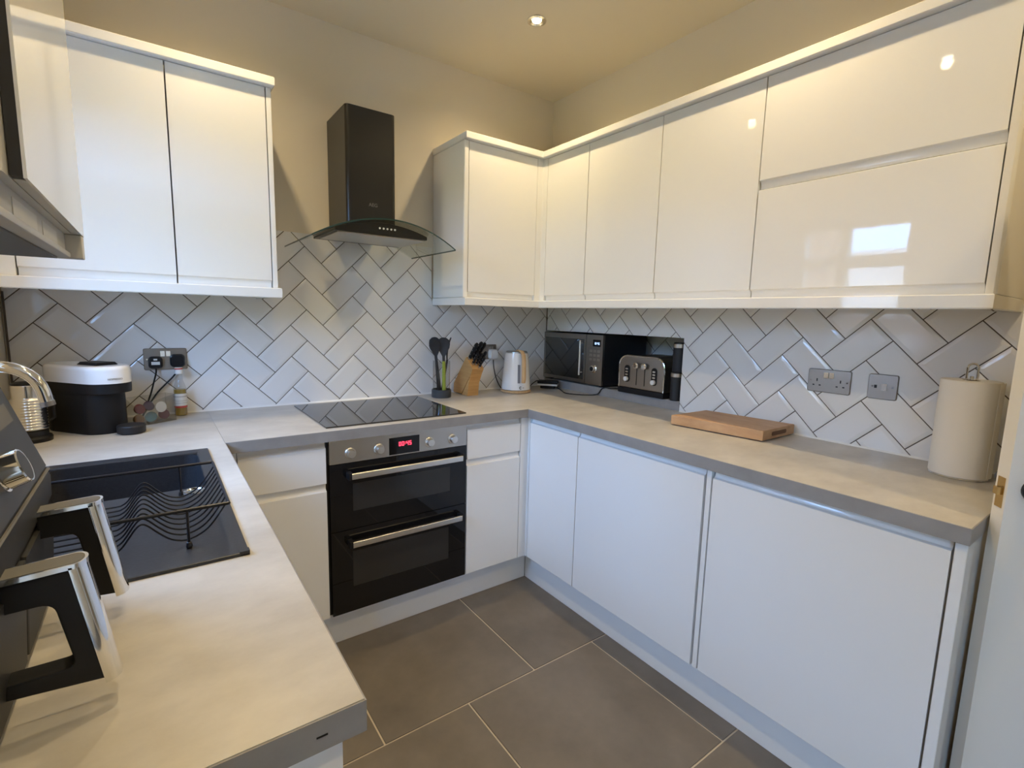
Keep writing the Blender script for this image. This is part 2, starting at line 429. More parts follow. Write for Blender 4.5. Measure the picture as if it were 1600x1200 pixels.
# u = (x+z)/sqrt2, v = (z-x)/sqrt2
regB = [(LX, -.0005, WT, 1.42), (-1.632, -.812, 1.42, 1.70)]
nB = herringbone(wb_, PB, S, S, .1313, 1.8855, (-1, 0), (1, -1), regB, 22)
PR = lambda h, z, d: (WP-d, h, z)
# right wall: h = y
regR = [(NY, -.0085, NZ1, 1.42), (-2.158, NY, WT, 1.42)]
nR = herringbone(wr_, PR, .1025, .1035, -.0840, 1.811, (-1, -1), (1, -2), regR, 22)
PN = lambda h, z, d: (NX+WP-d, h, z)
nN = herringbone(wr_, PN, S, S, -.06, 1.80, (-1, -1), (1, -2), [(-1.02, .005, NZ0, NZ1)], 22)
# grout beds
bm = new(); box(bm, LX, WP-.0042, WT, -.0005, WP, 1.42); box(bm, -1.632, WP-.0042, 1.42, -.812, WP, 1.70); obj('grout_bed', bm, grout_m, wb_)
bm = new(); box(bm, WP-.0042, NY, NZ1, WP, WP, 1.42); box(bm, WP-.0042, -2.158, WT, WP, NY, 1.42); obj('grout_bed', bm, grout_m, wr_)
bm = new(); box(bm, NX+WP-.0042, -1.02, NZ0, NX+WP, .005, NZ1); obj('grout_bed', bm, grout_m, wr_)
# silicone beads where worktop meets tile
bm = new(); prism(bm, [(0, WT), (-.006, WT), (0, WT+.007)], 'x', LX+.002, -.002); structure('trim_1', bm, sil_m)
bm = new(); prism(bm, [(0, WT), (-.006, WT), (0, WT+.006)], 'y', -2.155, NY-.004); structure('trim_2', bm, sil_m)
bm = new(); box(bm, LX-.002, -.004, WT, LX+.004, -.0005, 1.39); structure('trim_3', bm, grout_m)
# ================================================================== WORKTOPS
t = thing('worktop', 'grey stone-effect worktop run on the left holding the black sink', 'worktop', (-2.17, -.98, WB))
bm = new()
grid_solid(bm, [LX+.001, -2.41, -1.945, -1.8763], [-1.957, -1.495, -.705, -.001], {(1, 1)}, WB, WT, lambda u, v, d: (u, v, d))
obj('slab', bm, worktop_m, t)
bm = new(); box(bm, LX+.001, -1.9592, WB, -1.8763, -1.9571, WT-.0012); obj('edge_strip', bm, wt_edge, t)
bm = new(); box(bm, -1.8762, -1.9592, WB, -1.8742, -.629, WT-.001); obj('edge_strip', bm, wt_edge, t)
bm = new(); box(bm, -1.93, -1.9602, .888, -1.918, -1.9592, .8896); obj('scratch', bm, bplastic, t)
t = thing('worktop', 'grey worktop run under the hob along the back wall', 'worktop', (-.94, -.31, WB))
obj('slab', bx(-1.8755, -.6251, WB, -.001, -.001, WT), worktop_m, t)
obj('edge_strip', bx(-1.8738, -.6271, WB, -.6155, -.6252, WT-.001), wt_edge, t)
t = thing('worktop', 'grey worktop run along the right wall carrying the chopping board', 'worktop', (-.31, -1.42, WB))
obj('slab', bx(-.6131, -2.2213, WB, -.001, -.6258, WT), worktop_m, t)
obj('edge_strip', bx(-.6152, -2.2233, WB, -.6132, -.628, WT-.001), wt_edge, t)
obj('edge_strip', bx(-.6131, -2.2234, WB, -.001, -2.2214, WT-.001), wt_edge, t)
t = thing('niche_shelf', 'grey shelf slab lining the wall niche under the microwave', 'shelf', (.2, -.5, WT+.002))
obj('slab', bx(.002, NY+.001, WT+.002, NX, .004, NZ0), worktop_m, t)
obj('edge_strip', bx(-.001, NY+.001, WT+.002, .0015, -.0005, NZ0-.001), wt_edge, t)
# ================================================================== CABINETS
DT = .022
def door_bm(w, h, scoop, t=DT):
    """gloss slab, local x 0..w, z 0..h, front at y=-t, with a finger-pull scoop along the top or bottom"""
    e = .0014
    if scoop == 'bottom':
        pr = [(0, h), (-t+e, h), (-t, h-e), (-t, .0285), (-t+.002, .0265), (-t+.008, .0245), (-t+.0125, .018), (-t+.0135, .008), (-t+.0135, 0), (0, 0)]
    elif scoop == 'top':
        pr = [(0, 0), (-t+e, 0), (-t, e), (-t, h-.0285), (-t+.002, h-.0265), (-t+.008, h-.0245), (-t+.0125, h-.018), (-t+.0135, h-.008), (-t+.0135, h), (0, h)]
    else:
        pr = [(0, h), (-t+e, h), (-t, h-e), (-t, e), (-t+e, 0), (0, 0)]
    bm = new(); prism(bm, pr, 'x', 0, w); return bm
def cabinet(name, label, cat, loc, rot, w, z0, z1, depth, fronts, group, inner=None, m=gloss):
    """fronts: list of (part name, x0, x1, z0, z1, scoop) in world z; local x runs along the run"""
    t = thing(name, label, cat, (loc[0], loc[1], z0), rot, group)
    bm = new()
    if inner is None: box(bm, 0.0008, -(depth-DT-.0025), 0, w-.0008, -.009, z1-z0)
    else:
        for a in inner: box(bm, *a)
    obj('carcass', bm, carc, t, local=True)
    for (n, xa, xb, za, zb, sc) in fronts:
        bm = door_bm(xb-xa, zb-za, sc); bm.transform(Matrix.Translation((xa, -(depth-DT), za-z0)))
        obj(n, bm, m, t, local=True)
    return t
ZU, ZUT, UD, CD = 1.4337, 2.1674, .3214, .3465
gU = 'white wall cabinets'
# left run on the back wall
cabinet('wall_cabinet', 'white wall cabinet nearest the hood on its left, one tall door', 'cabinet', (-1.9645, 0), 0, .3075, ZU, ZUT, UD, [('door', .0015, .3055, ZU+.001, ZUT-.001, 'bottom')], None, m=satin)
cabinet('wall_cabinet', 'white wall cabinet in the left corner behind the boiler casing', 'cabinet', (-2.374, 0), 0, .408, ZU, ZUT, UD, [('door', .0015, .4065, ZU+.001, ZUT-.001, 'bottom')], None, m=satin)
tag(obj('end_panel', bx(-1.6555, -.3225, ZU, -1.6375, -.001, ZUT, bev=.003), gloss), 'white end panel closing the left wall cabinets beside the hood', 'panel')
tag(obj('filler_panel', bx(LX+.002, -UD, ZU, -2.376, -.28, ZUT, bev=.002), gloss), 'white filler strip between left wall and corner wall cabinet', 'panel')
# right run
cabinet('wall_cabinet', 'white wall cabinet on the back wall right of the hood', 'cabinet', (-.7785, 0), 0, .455, ZU, ZUT, UD, [('door', .002, .4165, ZU+.001, ZUT-.001, 'bottom')], None)
tag(obj('end_panel', bx(-.8065, -.3255, ZU, -.7798, -.001, ZUT, bev=.006, seg=3), gloss), 'white end panel facing the hood on the right wall cabinets', 'panel')
bm = new(); prism(bm, [(-.3605, -.300), (-.3605, -UD-.0015), (-.327, -UD-.0015), (-UD-.0015, -.327), (-UD-.0015, -.3585), (-.300, -.3585), (-.300, -.300)], 'z', ZU, ZUT)
tag(obj('corner_post', bm, gloss), 'white inside corner post between the two runs of wall cabinets', 'panel')
R90 = -PI/2
cabinet('wall_cabinet', 'narrow white wall cabinet next to the inside corner, right wall', 'cabinet', (0, -.3588), R90, .3035, ZU, ZUT, UD, [('door', .0015, .302, ZU+.001, ZUT-.001, 'bottom')], None)
cabinet('wall_cabinet', 'white wall cabinet above the microwave, second door from the corner', 'cabinet', (0, -.6635), R90, .4200, ZU, ZUT, UD, [('door', .0015, .4185, ZU+.001, ZUT-.001, 'bottom')], None)
cabinet('wall_cabinet', 'white wall cabinet left of the flip-up pair, third door from corner', 'cabinet', (0, -1.0845), R90, .4205, ZU, ZUT, UD, [('door', .0015, .419, ZU+.001, ZUT-.001, 'bottom')], None)
cabinet('wall_cabinet', 'wide white wall cabinet with two stacked flip-up fronts reflecting the window', 'cabinet', (0, -1.506), R90, .6195, ZU, ZUT, UD,
        [('door', .0015, .618, ZU+.001, 1.7985, 'bottom'), ('door', .0015, .618, 1.8035, ZUT-.001, 'bottom')], None)
bm = new(); prism(bm, [(-.001, -2.1275), (-.001, -2.1495), (-.306, -2.1495), (-.314, -2.1478), (-.3205, -2.143), (-.3228, -2.136), (-.3228, -2.1275)], 'z', ZU, ZUT)
tag(obj('end_panel', bm, gloss), 'white rounded end panel at the door end of the wall cabinets', 'panel')
def cornice(name, path, label, z0, z1, w):
    e = .003
    bm = new(); sweep(bm, path, [(e, z0), (0, z0+e), (0, z1-e), (e, z1), (w, z1), (w, z0)])
    return tag(obj(name, bm, gloss, smooth=20), label, 'moulding')
pathL = [(-2.464, -CD), (-1.6285, -CD), (-1.6285, -.001)]
pathR = [(-.8075, -.001), (-.8075, -CD), (-CD, -CD), (-CD, -2.1515), (-.001, -2.1515)]
cornice('cornice', pathL, 'white cornice strip on top of the left wall cabinets', ZUT+.0005, 2.2, .07)
cornice('cornice', pathR, 'white cornice strip on top of the right wall cabinets', ZUT+.0005, 2.2, .07)
cornice('light_pelmet', pathL, 'white pelmet under the left wall cabinets', 1.395, ZU-.0005, .04)
cornice('light_pelmet', pathR, 'white pelmet under the right wall cabinets', 1.395, ZU-.0005, .04)
# base units
DB, DR = .6068, .5954
ZB0, ZB1 = .157, .8685
cabinet('base_cabinet', 'narrow white drawer and door base unit left of the oven', 'cabinet', (-1.842, 0), 0, .293, ZB0-.002, ZB1, DB,
        [('door', .0015, .2915, ZB0, .7015, 'top'), ('drawer', .0015, .2915, .704, ZB1, 'top')], None, m=satin)
cabinet('base_cabinet', 'narrow white drawer and door base unit right of the oven', 'cabinet', (-.9385, 0), 0, .297, ZB0-.002, ZB1, DB,
        [('door', .0015, .2955, ZB0, .7015, 'top'), ('drawer', .0015, .2955, .704, ZB1, 'top')], None, m=satin)
tag(obj('filler_panel', bx(-1.8935, -DB, ZB0, -1.8435, -.56, ZB1, bev=.002), satin), 'white filler strip in the left base corner', 'panel')
bm = new(); prism(bm, [(-.6395, -.56), (-.6395, -DB), (-DR, -DB-.0), (-DR, -.6215), (-.55, -.6215), (-.55, -.56)], 'z', ZB0, ZB1)
tag(obj('corner_post', bm, satin), 'white corner post between oven run and right base units', 'panel')
cabinet('base_cabinet', 'white base unit at the inside corner of the right run', 'cabinet', (0, -.6225), R90, .3335, ZB0-.002, ZB1, DR, [('door', .0015, .332, ZB0, ZB1, 'top')], None)
cabinet('base_cabinet', 'wide white base unit in the middle of the right run', 'cabinet', (0, -.957), R90, .6095, ZB0-.002, ZB1, DR, [('door', .0015, .603, ZB0, ZB1, 'top')], None)
tag(obj('filler_panel', bx(-DR-.0, -1.586, ZB0, -.57, -1.5685, ZB1, bev=.002), gloss), 'narrow white upright strip between the two widest base fronts', 'panel')
cabinet('base_cabinet', 'wide white base unit at the door end of the right run', 'cabinet', (0, -1.5885), R90, .6055, ZB0-.002, ZB1, DR, [('door', .003, .6025, ZB0, ZB1, 'top')], None)
tag(obj('end_panel', bx(-.602, -2.2195, .002, -.002, -2.1965, ZB1, bev=.003), gloss), 'white end panel on the right base units beside the door', 'panel')
# left base run (faces +x; only its end shows)
L90 = PI/2
for (y0, w, lab) in ((-1.265, .6, 'white base unit under the left worktop below the sink'), (-1.925, .655, 'white base unit under the left worktop below the air fryer')):
    inner = [(.0008, -.53, 0, w-.0008, -.009, .50)] if y0 > -1.5 else None
    zz = ZB1 if y0 > -1.5 else .68
    if y0 < -1.5: inner = [(.0008, -.53, 0, w-.0008, -.009, .69)]
    cabinet('base_cabinet', lab, 'cabinet', (LX, y0), L90, w, ZB0-.002, ZB1, .566, [('door', .0015, w-.0015, ZB0, ZB1, 'top')], None, inner=inner)
tag(obj('end_panel', bx(LX+.002, -1.9495, .002, -1.8985, -1.9275, ZB1, bev=.003), satin), 'white end panel under the near end of the left worktop', 'panel')
# plinths
tag(obj('plinth_board', bx(-1.893, -.5437, .001, -.5432, -.5257, .1505, bev=.001), satin), 'white plinth board under the oven run', 'plinth')
tag(obj('plinth_board', bx(-.5414, -2.195, .001, -.5234, -.5445, .1505, bev=.001), satin), 'white plinth board under the right base units', 'plinth')
tag(obj('plinth_board', bx(-1.967, -1.926, .001, -1.949, -.545, .1505, bev=.001), satin), 'white plinth board under the left sink run', 'plinth')
# ================================================================== DOUBLE OVEN
OX0, OX1 = -1.538, -.9425
ov = thing('double_oven', 'black built-under double oven with steel control panel and red clock', 'oven', (-1.24, -.3, .155))
obj('body', bx(-1.546, -.585, .156, -.9405, -.01, .868), bmatte, ov)
cp = obj('control_panel', bx(OX0, -.607, .7735, OX1, -.5855, .8685, bev=.0015), steel, ov)
obj('display', bx(-1.303, -.6085, .779, -1.171, -.6071, .849), display_m, ov)
bm = new(); digits(bm, '00:45', .0098, .0175, .0026, lambda u, v, d: (-1.262+u, -.6086-d, .812+v)); obj('clock_digits', bm, red_led, ov, smooth=None)
for kx in (-1.459, -1.345, -1.124, -1.013):
    bm = new(); lathe(bm, [(.021, -.6072), (.0215, -.6095), (.0195, -.6115), (.0185, -.612)], kx, .811, 28, 'y')
    kn = obj('knob', bm, alum, ov)
    bm = new(); lathe(bm, [(.0165, -.6121), (.0155, -.627), (.0145, -.6285), (.0005, -.6288)], kx, .811, 28, 'y'); obj('knob_cap', bm, alum, kn)
def oven_door(z0, z1, hz, hx0, hx1, wz0, wz1, wx0, wx1):
    bm = new(); grid_solid(bm, [OX0, wx0, wx1, OX1], [z0, wz0, wz1, z1], {(1, 1)}, -.6065, -.586, lambda u, v, d: (u, d, v)); d = obj('door', bm, bglass, ov)
    obj('glass_window', bx(wx0, -.6055, wz0, wx1, -.590, wz1), bgrey_glass, d)
    bm = new(); prism(bm, rrect(-.647, hz-.0125, -.635, hz+.0125, .004, 3), 'x', hx0, hx1); h = obj('handle', bm, alum, d)
    for a in (hx0-.012, hx1-.006): obj('handle_bracket', bx(a, -.645, hz-.014, a+.018, -.6066, hz+.014, bev=.003), bplastic, d)
oven_door(.5045, .7715, .727, -1.466, -.981, .576, .688, -1.452, -1.022)
oven_door(.158, .5015, .453, -1.466, -.981, .262, .411, -1.456, -1.028)
# ================================================================== HOB
hb_ = thing('induction_hob', 'black glass induction hob set in the back worktop', 'hob', (-1.23, -.32, WT))
obj('glass_top', bx(-1.54, -.582, WT+.0002, -.93, -.060, WT+.006, bev=.0015), mat('hob_glass', (.012, .012, .014), .02, ior=1.9), hb_)
# ================================================================== HOOD
HC = -1.24
hd = thing('extractor_hood', 'black chimney cooker hood with curved glass canopy', 'hood', (HC, -.15, 1.66))
zarch = lambda x: 1.7227-.944*(x-HC)**2
bm = new(); prism(bm, [(-1.345, -.002), (-1.125, -.002)]+[(-1.125-.018+.018*math.cos(a), -.27+.018-.018*math.sin(a)) for a in [PI/2*i/5 for i in range(6)]]+[(-1.345+.018-.018*math.sin(a), -.27+.018-.018*math.cos(a)) for a in [PI/2*i/5 for i in range(6)]], 'z', 1.700, 2.208)
obj('chimney', bm, bmetal, hd)
text_mesh('maker_mark', 'AEG', .021, ink, hd, frame((-1.231, -.2704, 1.814), (1, 0, 0), (0, 0, 1)))
# canopy body
n = 18; xs = [-1.443+.395*i/n for i in range(n+1)]
bm = new(); prism(bm, [(x, max(zarch(x)-.007, 1.669)) for x in xs]+[(xs[-1], 1.667), (xs[0], 1.667)], 'y', -.425, -.10)
obj('canopy', bm, bmetal, hd)
obj('filter_tray', bx(-1.432, -.418, 1.661, -1.058, -.165, 1.667, bev=.001), steel, hd)
for i in range(5):
    x = -1.262+.0165*i
    bm = new(); lathe(bm, [(.0042, -.4252), (.0038, -.4275), (.0005, -.4277)], x, 1.694, 12, 'y'); obj('button', bm, wplastic, hd)
# curved glass
bm = new(); n = 28; top, bot = [], []
gx = [HC-.306+.612*i/n for i in range(n+1)]
yf = lambda x: -.505+.28*(x-HC)**2
rows_t = [[bm.verts.new((x, yf(x) if j == 0 else -.012, zarch(x)+(.0 if k else -.006))) for x in gx] for j in (0, 1) for k in (1, 0)]
ft, fb, rt, rb = rows_t
edge_faces = []
for i in range(n):
    bm.faces.new((ft[i], ft[i+1], rt[i+1], rt[i])); bm.faces.new((fb[i], rb[i], rb[i+1], fb[i+1]))
    edge_faces.append(bm.faces.new((ft[i], fb[i], fb[i+1], ft[i+1])))
edge_faces += [bm.faces.new((ft[0], rt[0], rb[0], fb[0])), bm.faces.new((ft[n], fb[n], rb[n], rt[n]))]
for f in edge_faces: f.material_index = 1
bmesh.ops.recalc_face_normals(bm, faces=bm.faces[:])
obj('glass_canopy', bm, None, hd, mats=[hoodglass, glass_edge])
# ================================================================== SINK, TAP, RACK
DZ = .9165
sk = thing('sink', 'black composite inset sink with drainer in the left worktop', 'sink', (-2.18, -1.1, .72))
bm = new()
SX = [-2.425, -2.295, -1.962, -1.929]; SY = [-1.511, -1.078, -.735, -.690]
grid_solid(bm, SX, SY, {(1, 1)}, WT+.0003, DZ, lambda u, v, d: (u, v, d))
box(bm, -1.945, -1.497, WT+.0003, -1.929, -1.511, DZ+.002)
es = [e for e in bm.edges if all(abs(v.co.z-DZ) < 1e-5 for v in e.verts) and len(e.link_faces) == 2 and abs(e.calc_face_angle()-PI/2) < .01]
bmesh.ops.bevel(bm, geom=es, offset=.004, segments=2, profile=.5, affect='EDGES')
obj('deck', bm, granite, sk)
bm = new(); bz = .735; a = .03
def bowl(bm, o, zt, zb):
    return [[bm.verts.new((x, y, z)) for x, y in rrect(-2.295-o+i, -1.078-o+i, -1.962+o-i, -.735+o-i, .035, 4)] for z, i in ((zt, 0), (zb+.02, .012), (zb, .03))]
inn = bowl(bm, 0, WT+.0035, bz); out_ = bowl(bm, .006, WT+.0003, bz-.006)
for R_ in (inn, out_):
    for A, B in zip(R_, R_[1:]):
        k = len(A)
        for i in range(k): bm.faces.new((A[i], A[(i+1) % k], B[(i+1) % k], B[i]))
    bm.faces.new(R_[-1])
k = len(inn[0])
for i in range(k): bm.faces.new((inn[0][i], inn[0][(i+1) % k], out_[0][(i+1) % k], out_[0][i]))
bmesh.ops.recalc_face_normals(bm, faces=bm.faces[:])
obj('bowl', bm, granite, sk)
bm = new(); lathe(bm, [(.0225, DZ+.0002), (.022, DZ+.003), (.017, DZ+.0035), (.015, DZ+.001), (.0005, DZ+.001)], -1.99, -1.112, 28); obj('overflow_cap', bm, chrome, sk)
bm = new(); lathe(bm, [(.042, bz+.0002), (.04, bz+.003), (.03, bz+.001), (.0005, bz+.002)], -2.13, -.9, 28); obj('waste', bm, chrome, sk)
tp = thing('mixer_tap', 'chrome swan-neck mixer tap behind the sink', 'tap', (-2.385, -.97, DZ))
bm = new(); lathe(bm, [(.027, DZ+.0003), (.027, DZ+.012), (.021, DZ+.018), (.020, DZ+.12), (.016, DZ+.135), (.0135, DZ+.14)], -2.385, -.97, 24); obj('base', bm, chrome, tp)
pts = [(-2.385, -.97, DZ+.138), (-2.385, -.97, 1.12)]
R0 = .068
for i in range(15):
    a = PI-PI*i/14*.94; pts.append((-2.317+R0*math.cos(a), -.97-.03*(i/14), 1.146+R0*math.sin(a)))
pts.append((pts[-1][0]+.004, pts[-1][1], pts[-1][2]-.022))
bm = new(); tube(bm, pts, .0125, 14); obj('spout', bm, chrome, tp)
bm = new(); p = Vector(pts[-1]); tube(bm, [p+Vector((0, 0, -.0002)), p+Vector((.002, 0, -.010))], .0138, 14); obj('aerator', bm, steel_d, tp)
bm = new(); tube(bm, [(-2.385, -.951, 1.0), (-2.385, -.93, 1.003), (-2.384, -.87, 1.03)], [.012, .008, .006], 10); obj('lever', bm, chrome, tp)
# dish rack
rk = thing('dish_rack', 'black wire dish rack with wavy wires standing on the sink drainer', 'rack', (-2.14, -1.29, DZ))
RX0, RX1, RYf, RYn, RZ = -2.335, -1.951, -1.135, -1.440, .988
for y in (RYf, RYn):
    bm = new(); tube(bm, [(RX0, y, RZ), (RX1, y, RZ)], .0032, 8); obj('rail', bm, bwire, rk)
for x in (RX0, RX1):
    bm = new(); tube(bm, [(x, RYf, RZ), (x, RYn, RZ)], .0028, 8); obj('rail', bm, bwire, rk)
wave = [(-1.951, .985), (-1.962, .968), (-1.980, .944), (-1.998, .930), (-2.020, .9235), (-2.042, .930), (-2.060, .946), (-2.074, .962), (-2.083, .968), (-2.091, .964), (-2.100, .952), (-2.112, .934), (-2.122, .926), (-2.135, .9235), (-2.20, .9235), (-2.30, .9235), (-2.318, .930), (-2.330, .95), (-2.335, .985)]
def smooth_path(P_, n_=4):
    out = []
    for i in range(len(P_)-1):
        p0, p1, p2, p3 = [Vector(P_[j]) for j in (max(i-1, 0), i, i+1, min(i+2, len(P_)-1))]
        for k in range(n_):
            q = k/n_; out.append(.5*((2*p1)+(-p0+p2)*q+(2*p0-5*p1+4*p2-p3)*q*q+(-p0+3*p1-3*p2+p3)*q**3))
    return out+[Vector(P_[-1])]
wave = [tuple(p) for p in smooth_path(wave, 3)]
wm = None
for i in range(10):
    y = RYf-.024-(RYf-RYn-.048)*i/9
    if wm is None:
        bm = new(); tube(bm, [(x, y, z) for x, z in wave], .0017, 6); wo = obj('wire', bm, bwire, rk); wm = wo; y00 = y
    else:
        wo = wm.copy(); COL.objects.link(wo); wo.location = (0, y-y00, 0)
for x, y in ((-2.017, RYf), (-2.017, RYn), (-2.27, RYf), (-2.27, RYn)):
    bm = new(); tube(bm, [(x, y, RZ), (x, y, DZ+.008)], .0024, 8); lathe(bm, [(.004, DZ+.0002), (.0055, DZ+.004), (.004, DZ+.011), (.001, DZ+.013)], x, y, 10); obj('leg', bm, bwire, rk)
# ================================================================== AIR FRYER
fr = thing('air_fryer', 'charcoal dual-drawer air fryer at the near end of the left worktop', 'air fryer', (-2.33, -1.70, WT))
FY0, FY1 = -1.912, -1.488
body = [(-2.452, .920), (-2.205, .920), (-2.196, .928), (-2.188, 1.060), (-2.184, 1.068), (-2.183, 1.098), (-2.188, 1.112), (-2.228, 1.236), (-2.240, 1.250), (-2.275, 1.259), (-2.430, 1.259), (-2.452, 1.240)]
bm = new(); prism(bm, body, 'y', FY0, FY1, bev=.008); obj('body', bm, fryer_m, fr, smooth=40)
for x in (-2.43, -2.235):
    for y in (FY0+.04, FY1-.04):
        bm = new(); lathe(bm, [(.012, WT+.0003), (.012, .9205)], x, y, 12); obj('foot', bm, bplastic, fr)
# sloped control panel
pn = Vector((.124, 0, .040)).normalized()
pa, pb = Vector((-2.1885, 0, 1.1135)), Vector((-2.2275, 0, 1.2345))
bm = new()
vs = []
for d in (.0004, .0024):
    for p, y in ((pa, FY0+.012), (pa, FY1-.012), (pb, FY1-.012), (pb, FY0+.012)):
        q = p+pn*d; vs.append(bm.verts.new((q.x, y, q.z)))
for q in ((3,2,1,0),(4,5,6,7),(0,1,5,4),(1,2,6,5),(2,3,7,6),(3,0,4,7)): bm.faces.new([vs[i] for i in q])
bmesh.ops.recalc_face_normals(bm, faces=bm.faces[:]); obj('control_panel', bm, fpanel_m, fr)
bm = new(); tube(bm, [(-2.1855, FY0+.006, 1.1075), (-2.1855, FY1-.006, 1.1075)], .0022, 6); obj('trim_line', bm, graytop, fr)
def panel_pt(s, y, d): q = pa+(pb-pa)*s+pn*d; return Vector((q.x, y, q.z))
def panel_rect(s0, s1, y0, y1, d0, d1):
    bm = new(); vs = [bm.verts.new(panel_pt(s, y, d)) for d in (d0, d1) for s, y in ((s0, y0), (s0, y1), (s1, y1), (s1, y0))]
    for q in ((3,2,1,0),(4,5,6,7),(0,1,5,4),(1,2,6,5),(2,3,7,6),(3,0,4,7)): bm.faces.new([vs[i] for i in q])
    bmesh.ops.recalc_face_normals(bm, faces=bm.faces[:]); return bm
for y in (-1.575, -1.825):
    obj('touch_display', panel_rect(.62, .82, y-.045, y+.045, .0026, .0032), graytop, fr)
bm = new(); c0 = panel_pt(.36, -1.70, 0)
for (ra, da, rb_, db_) in ((.0215, .0026, .0205, .006),):
    pass
def disc_along(bm, c, nrm, prof, n=28):
    a = Vector((0, 1, 0)); b = nrm.cross(a).normalized()
    rings = [[bm.verts.new(c+nrm*d+a*r*math.cos(2*PI*i/n)+b*r*math.sin(2*PI*i/n)) for i in range(n)] for r, d in prof]
    for A, B in zip(rings, rings[1:]):
        for i in range(n): bm.faces.new((A[i], A[(i+1) % n], B[(i+1) % n], B[i]))
    bm.faces.new(rings[0]); bm.faces.new(rings[-1]); bmesh.ops.recalc_face_normals(bm, faces=bm.faces[:])
disc_along(bm, c0, pn, [(.023, .0026), (.023, .008), (.0195, .0085), (.0195, .010), (.0210, .0105), (.0200, .028), (.0190, .0295), (.0178, .0290)]); kn = obj('knob', bm, chrome, fr)
bm = new(); disc_along(bm, c0, pn, [(.0177, .0285), (.0177, .0291), (.0005, .0292)]); obj('knob_face', bm, fpanel_m, kn)
for yc in (-1.80, -1.60):
    dw = .0965
    pr = [(-2.204, .934), (-2.1945, .934), (-2.1845, 1.054), (-2.196, 1.058)]
    bm = new(); prism(bm, [(-2.21, .932), (-2.190, .932), (-2.182, 1.056), (-2.20, 1.058)], 'y', yc-dw, yc+dw, bev=.004); dr = obj('drawer', bm, fryer_m, fr)
    # handle: loop of black plastic
    hw = .0135
    C_ = [(-2.186, 1.0735, 0), (-2.129, 1.0765, .004), (-2.1065, .9445, .006), (-2.190, .9520, 0), (-2.188, .9690, 0), (-2.1345, .9690, .011), (-2.1475, 1.0440, .012), (-2.185, 1.0430, 0)]
    bm = new(); prism(bm, round_poly(C_), 'y', yc-hw, yc+hw, bev=.003); ha = obj('handle', bm, bplastic, dr)
    # chrome grip: D-section swept from top corner to bottom corner
    bm = new(); hw2 = .0165
    sec = [(-.003, -hw2), (.0, -hw2), (.006, -hw2*.86), (.0105, -hw2*.5), (.0115, 0), (.0105, hw2*.5), (.006, hw2*.86), (.0, hw2), (-.003, hw2)]
    rings = []
    for t_ in (0, 1):
        bx_, bz_ = ((-2.1300, 1.0800), (-2.1085, .9420))[t_]
        rings.append([bm.verts.new((bx_+dx, yc+dy, bz_+(-.0 if t_ == 0 else dx*.12))) for dx, dy in sec])
    k = len(sec)
    for i in range(k): bm.faces.new((rings[0][i], rings[0][(i+1) % k], rings[1][(i+1) % k], rings[1][i]))
    bm.faces.new(rings[0]); bm.faces.new(rings[1]); bmesh.ops.recalc_face_normals(bm, faces=bm.faces[:]); obj('grip', bm, chrome, ha, smooth=50)
    # top rim: chrome outline with grey inlay
    def rim(i): return [(-2.186, yc-hw2+i), (-2.128, yc-hw2+i)]+[(-2.1300+(.0125-i)*math.sin(a), yc-(hw2-i)*math.cos(a)) for a in [PI*q/10 for q in range(1, 10)]]+[(-2.128, yc+hw2-i), (-2.186, yc+hw2-i)]
    zt = lambda x: 1.0768+.0575*(x+2.186)
    bm = new(); A = rim(0); 
    va = [bm.verts.new((x, y, zt(x)+.0032)) for x, y in A]; vb = [bm.verts.new((x, y, zt(x)-.002)) for x, y in A]
    bm.faces.new(va); bm.faces.new(vb[::-1]); k = len(A)
    for i in range(k): bm.faces.new((va[i], va[(i+1) % k], vb[(i+1) % k], vb[i]))
    bmesh.ops.recalc_face_normals(bm, faces=bm.faces[:]); obj('rim', bm, chrome, ha)
    bm = new(); bm.faces.new([bm.verts.new((x, y, zt(x)+.0036)) for x, y in rim(.003)]); 
    r_ = bmesh.ops.extrude_face_region(bm, geom=bm.faces[:]); bmesh.ops.translate(bm, verts=[v for v in r_['geom'] if isinstance(v, bmesh.types.BMVert)], vec=(0, 0, -.0003)); bmesh.ops.recalc_face_normals(bm, faces=bm.faces[:])
    obj('inlay', bm, graytop, ha)
# ================================================================== BOILER
bo = thing('wall_boiler', 'glossy white boiler casing hung on the left wall above the air fryer', 'boiler', (-2.29, -1.81, 1.405))
BY0, BY1 = -2.002, -1.617
bm = new(); grid_solid(bm, [LX+.001, -2.135, -2.1215], [1.434, 2.30], set(), BY0, BY1, lambda u, v, d: (u, d, v)); 
bm.free(); bm = new(); prism(bm, rrect(LX+.001, BY0, -2.1215, BY1, .010, 4), 'z', 1.4335, 2.34); obj('body', bm, mat('boiler_body', (.62, .60, .55), .4), bo)
bm = new(); prism(bm, rrect(LX+.001, BY0, -2.1215, BY1, .010, 4), 'z', 1.412, 1.433)
bm.free()
casing = mat('boiler_casing', (.60, .58, .53), .4)
mirror_white = mat('boiler_front_lacquer', (.80, .79, .765), .06)
obj('base_tray', bx(LX+.002, BY0, 1.405, -2.1240, BY1-.024, 1.4118, bev=.002), casing, bo)
obj('control_strip', bx(LX+.002, BY0+.002, 1.412, -2.1285, BY1-.024, 1.4334), casing, bo)
obj('end_block', bx(LX+.002, BY1-.0238, 1.405, -2.1125, BY1, 1.4334, bev=.0015), casing, bo)
obj('underside_plate', bx(LX+.02, BY0+.015, 1.403, -2.136, BY1-.03, 1.4049), graytop, bo)
for ya_, yb_ in ((-1.93, -1.83), (-1.80, -1.71)):
    obj('sticker', bx(-2.1284, ya_, 1.4135, -2.1279, yb_, 1.4275), label_w, bo)
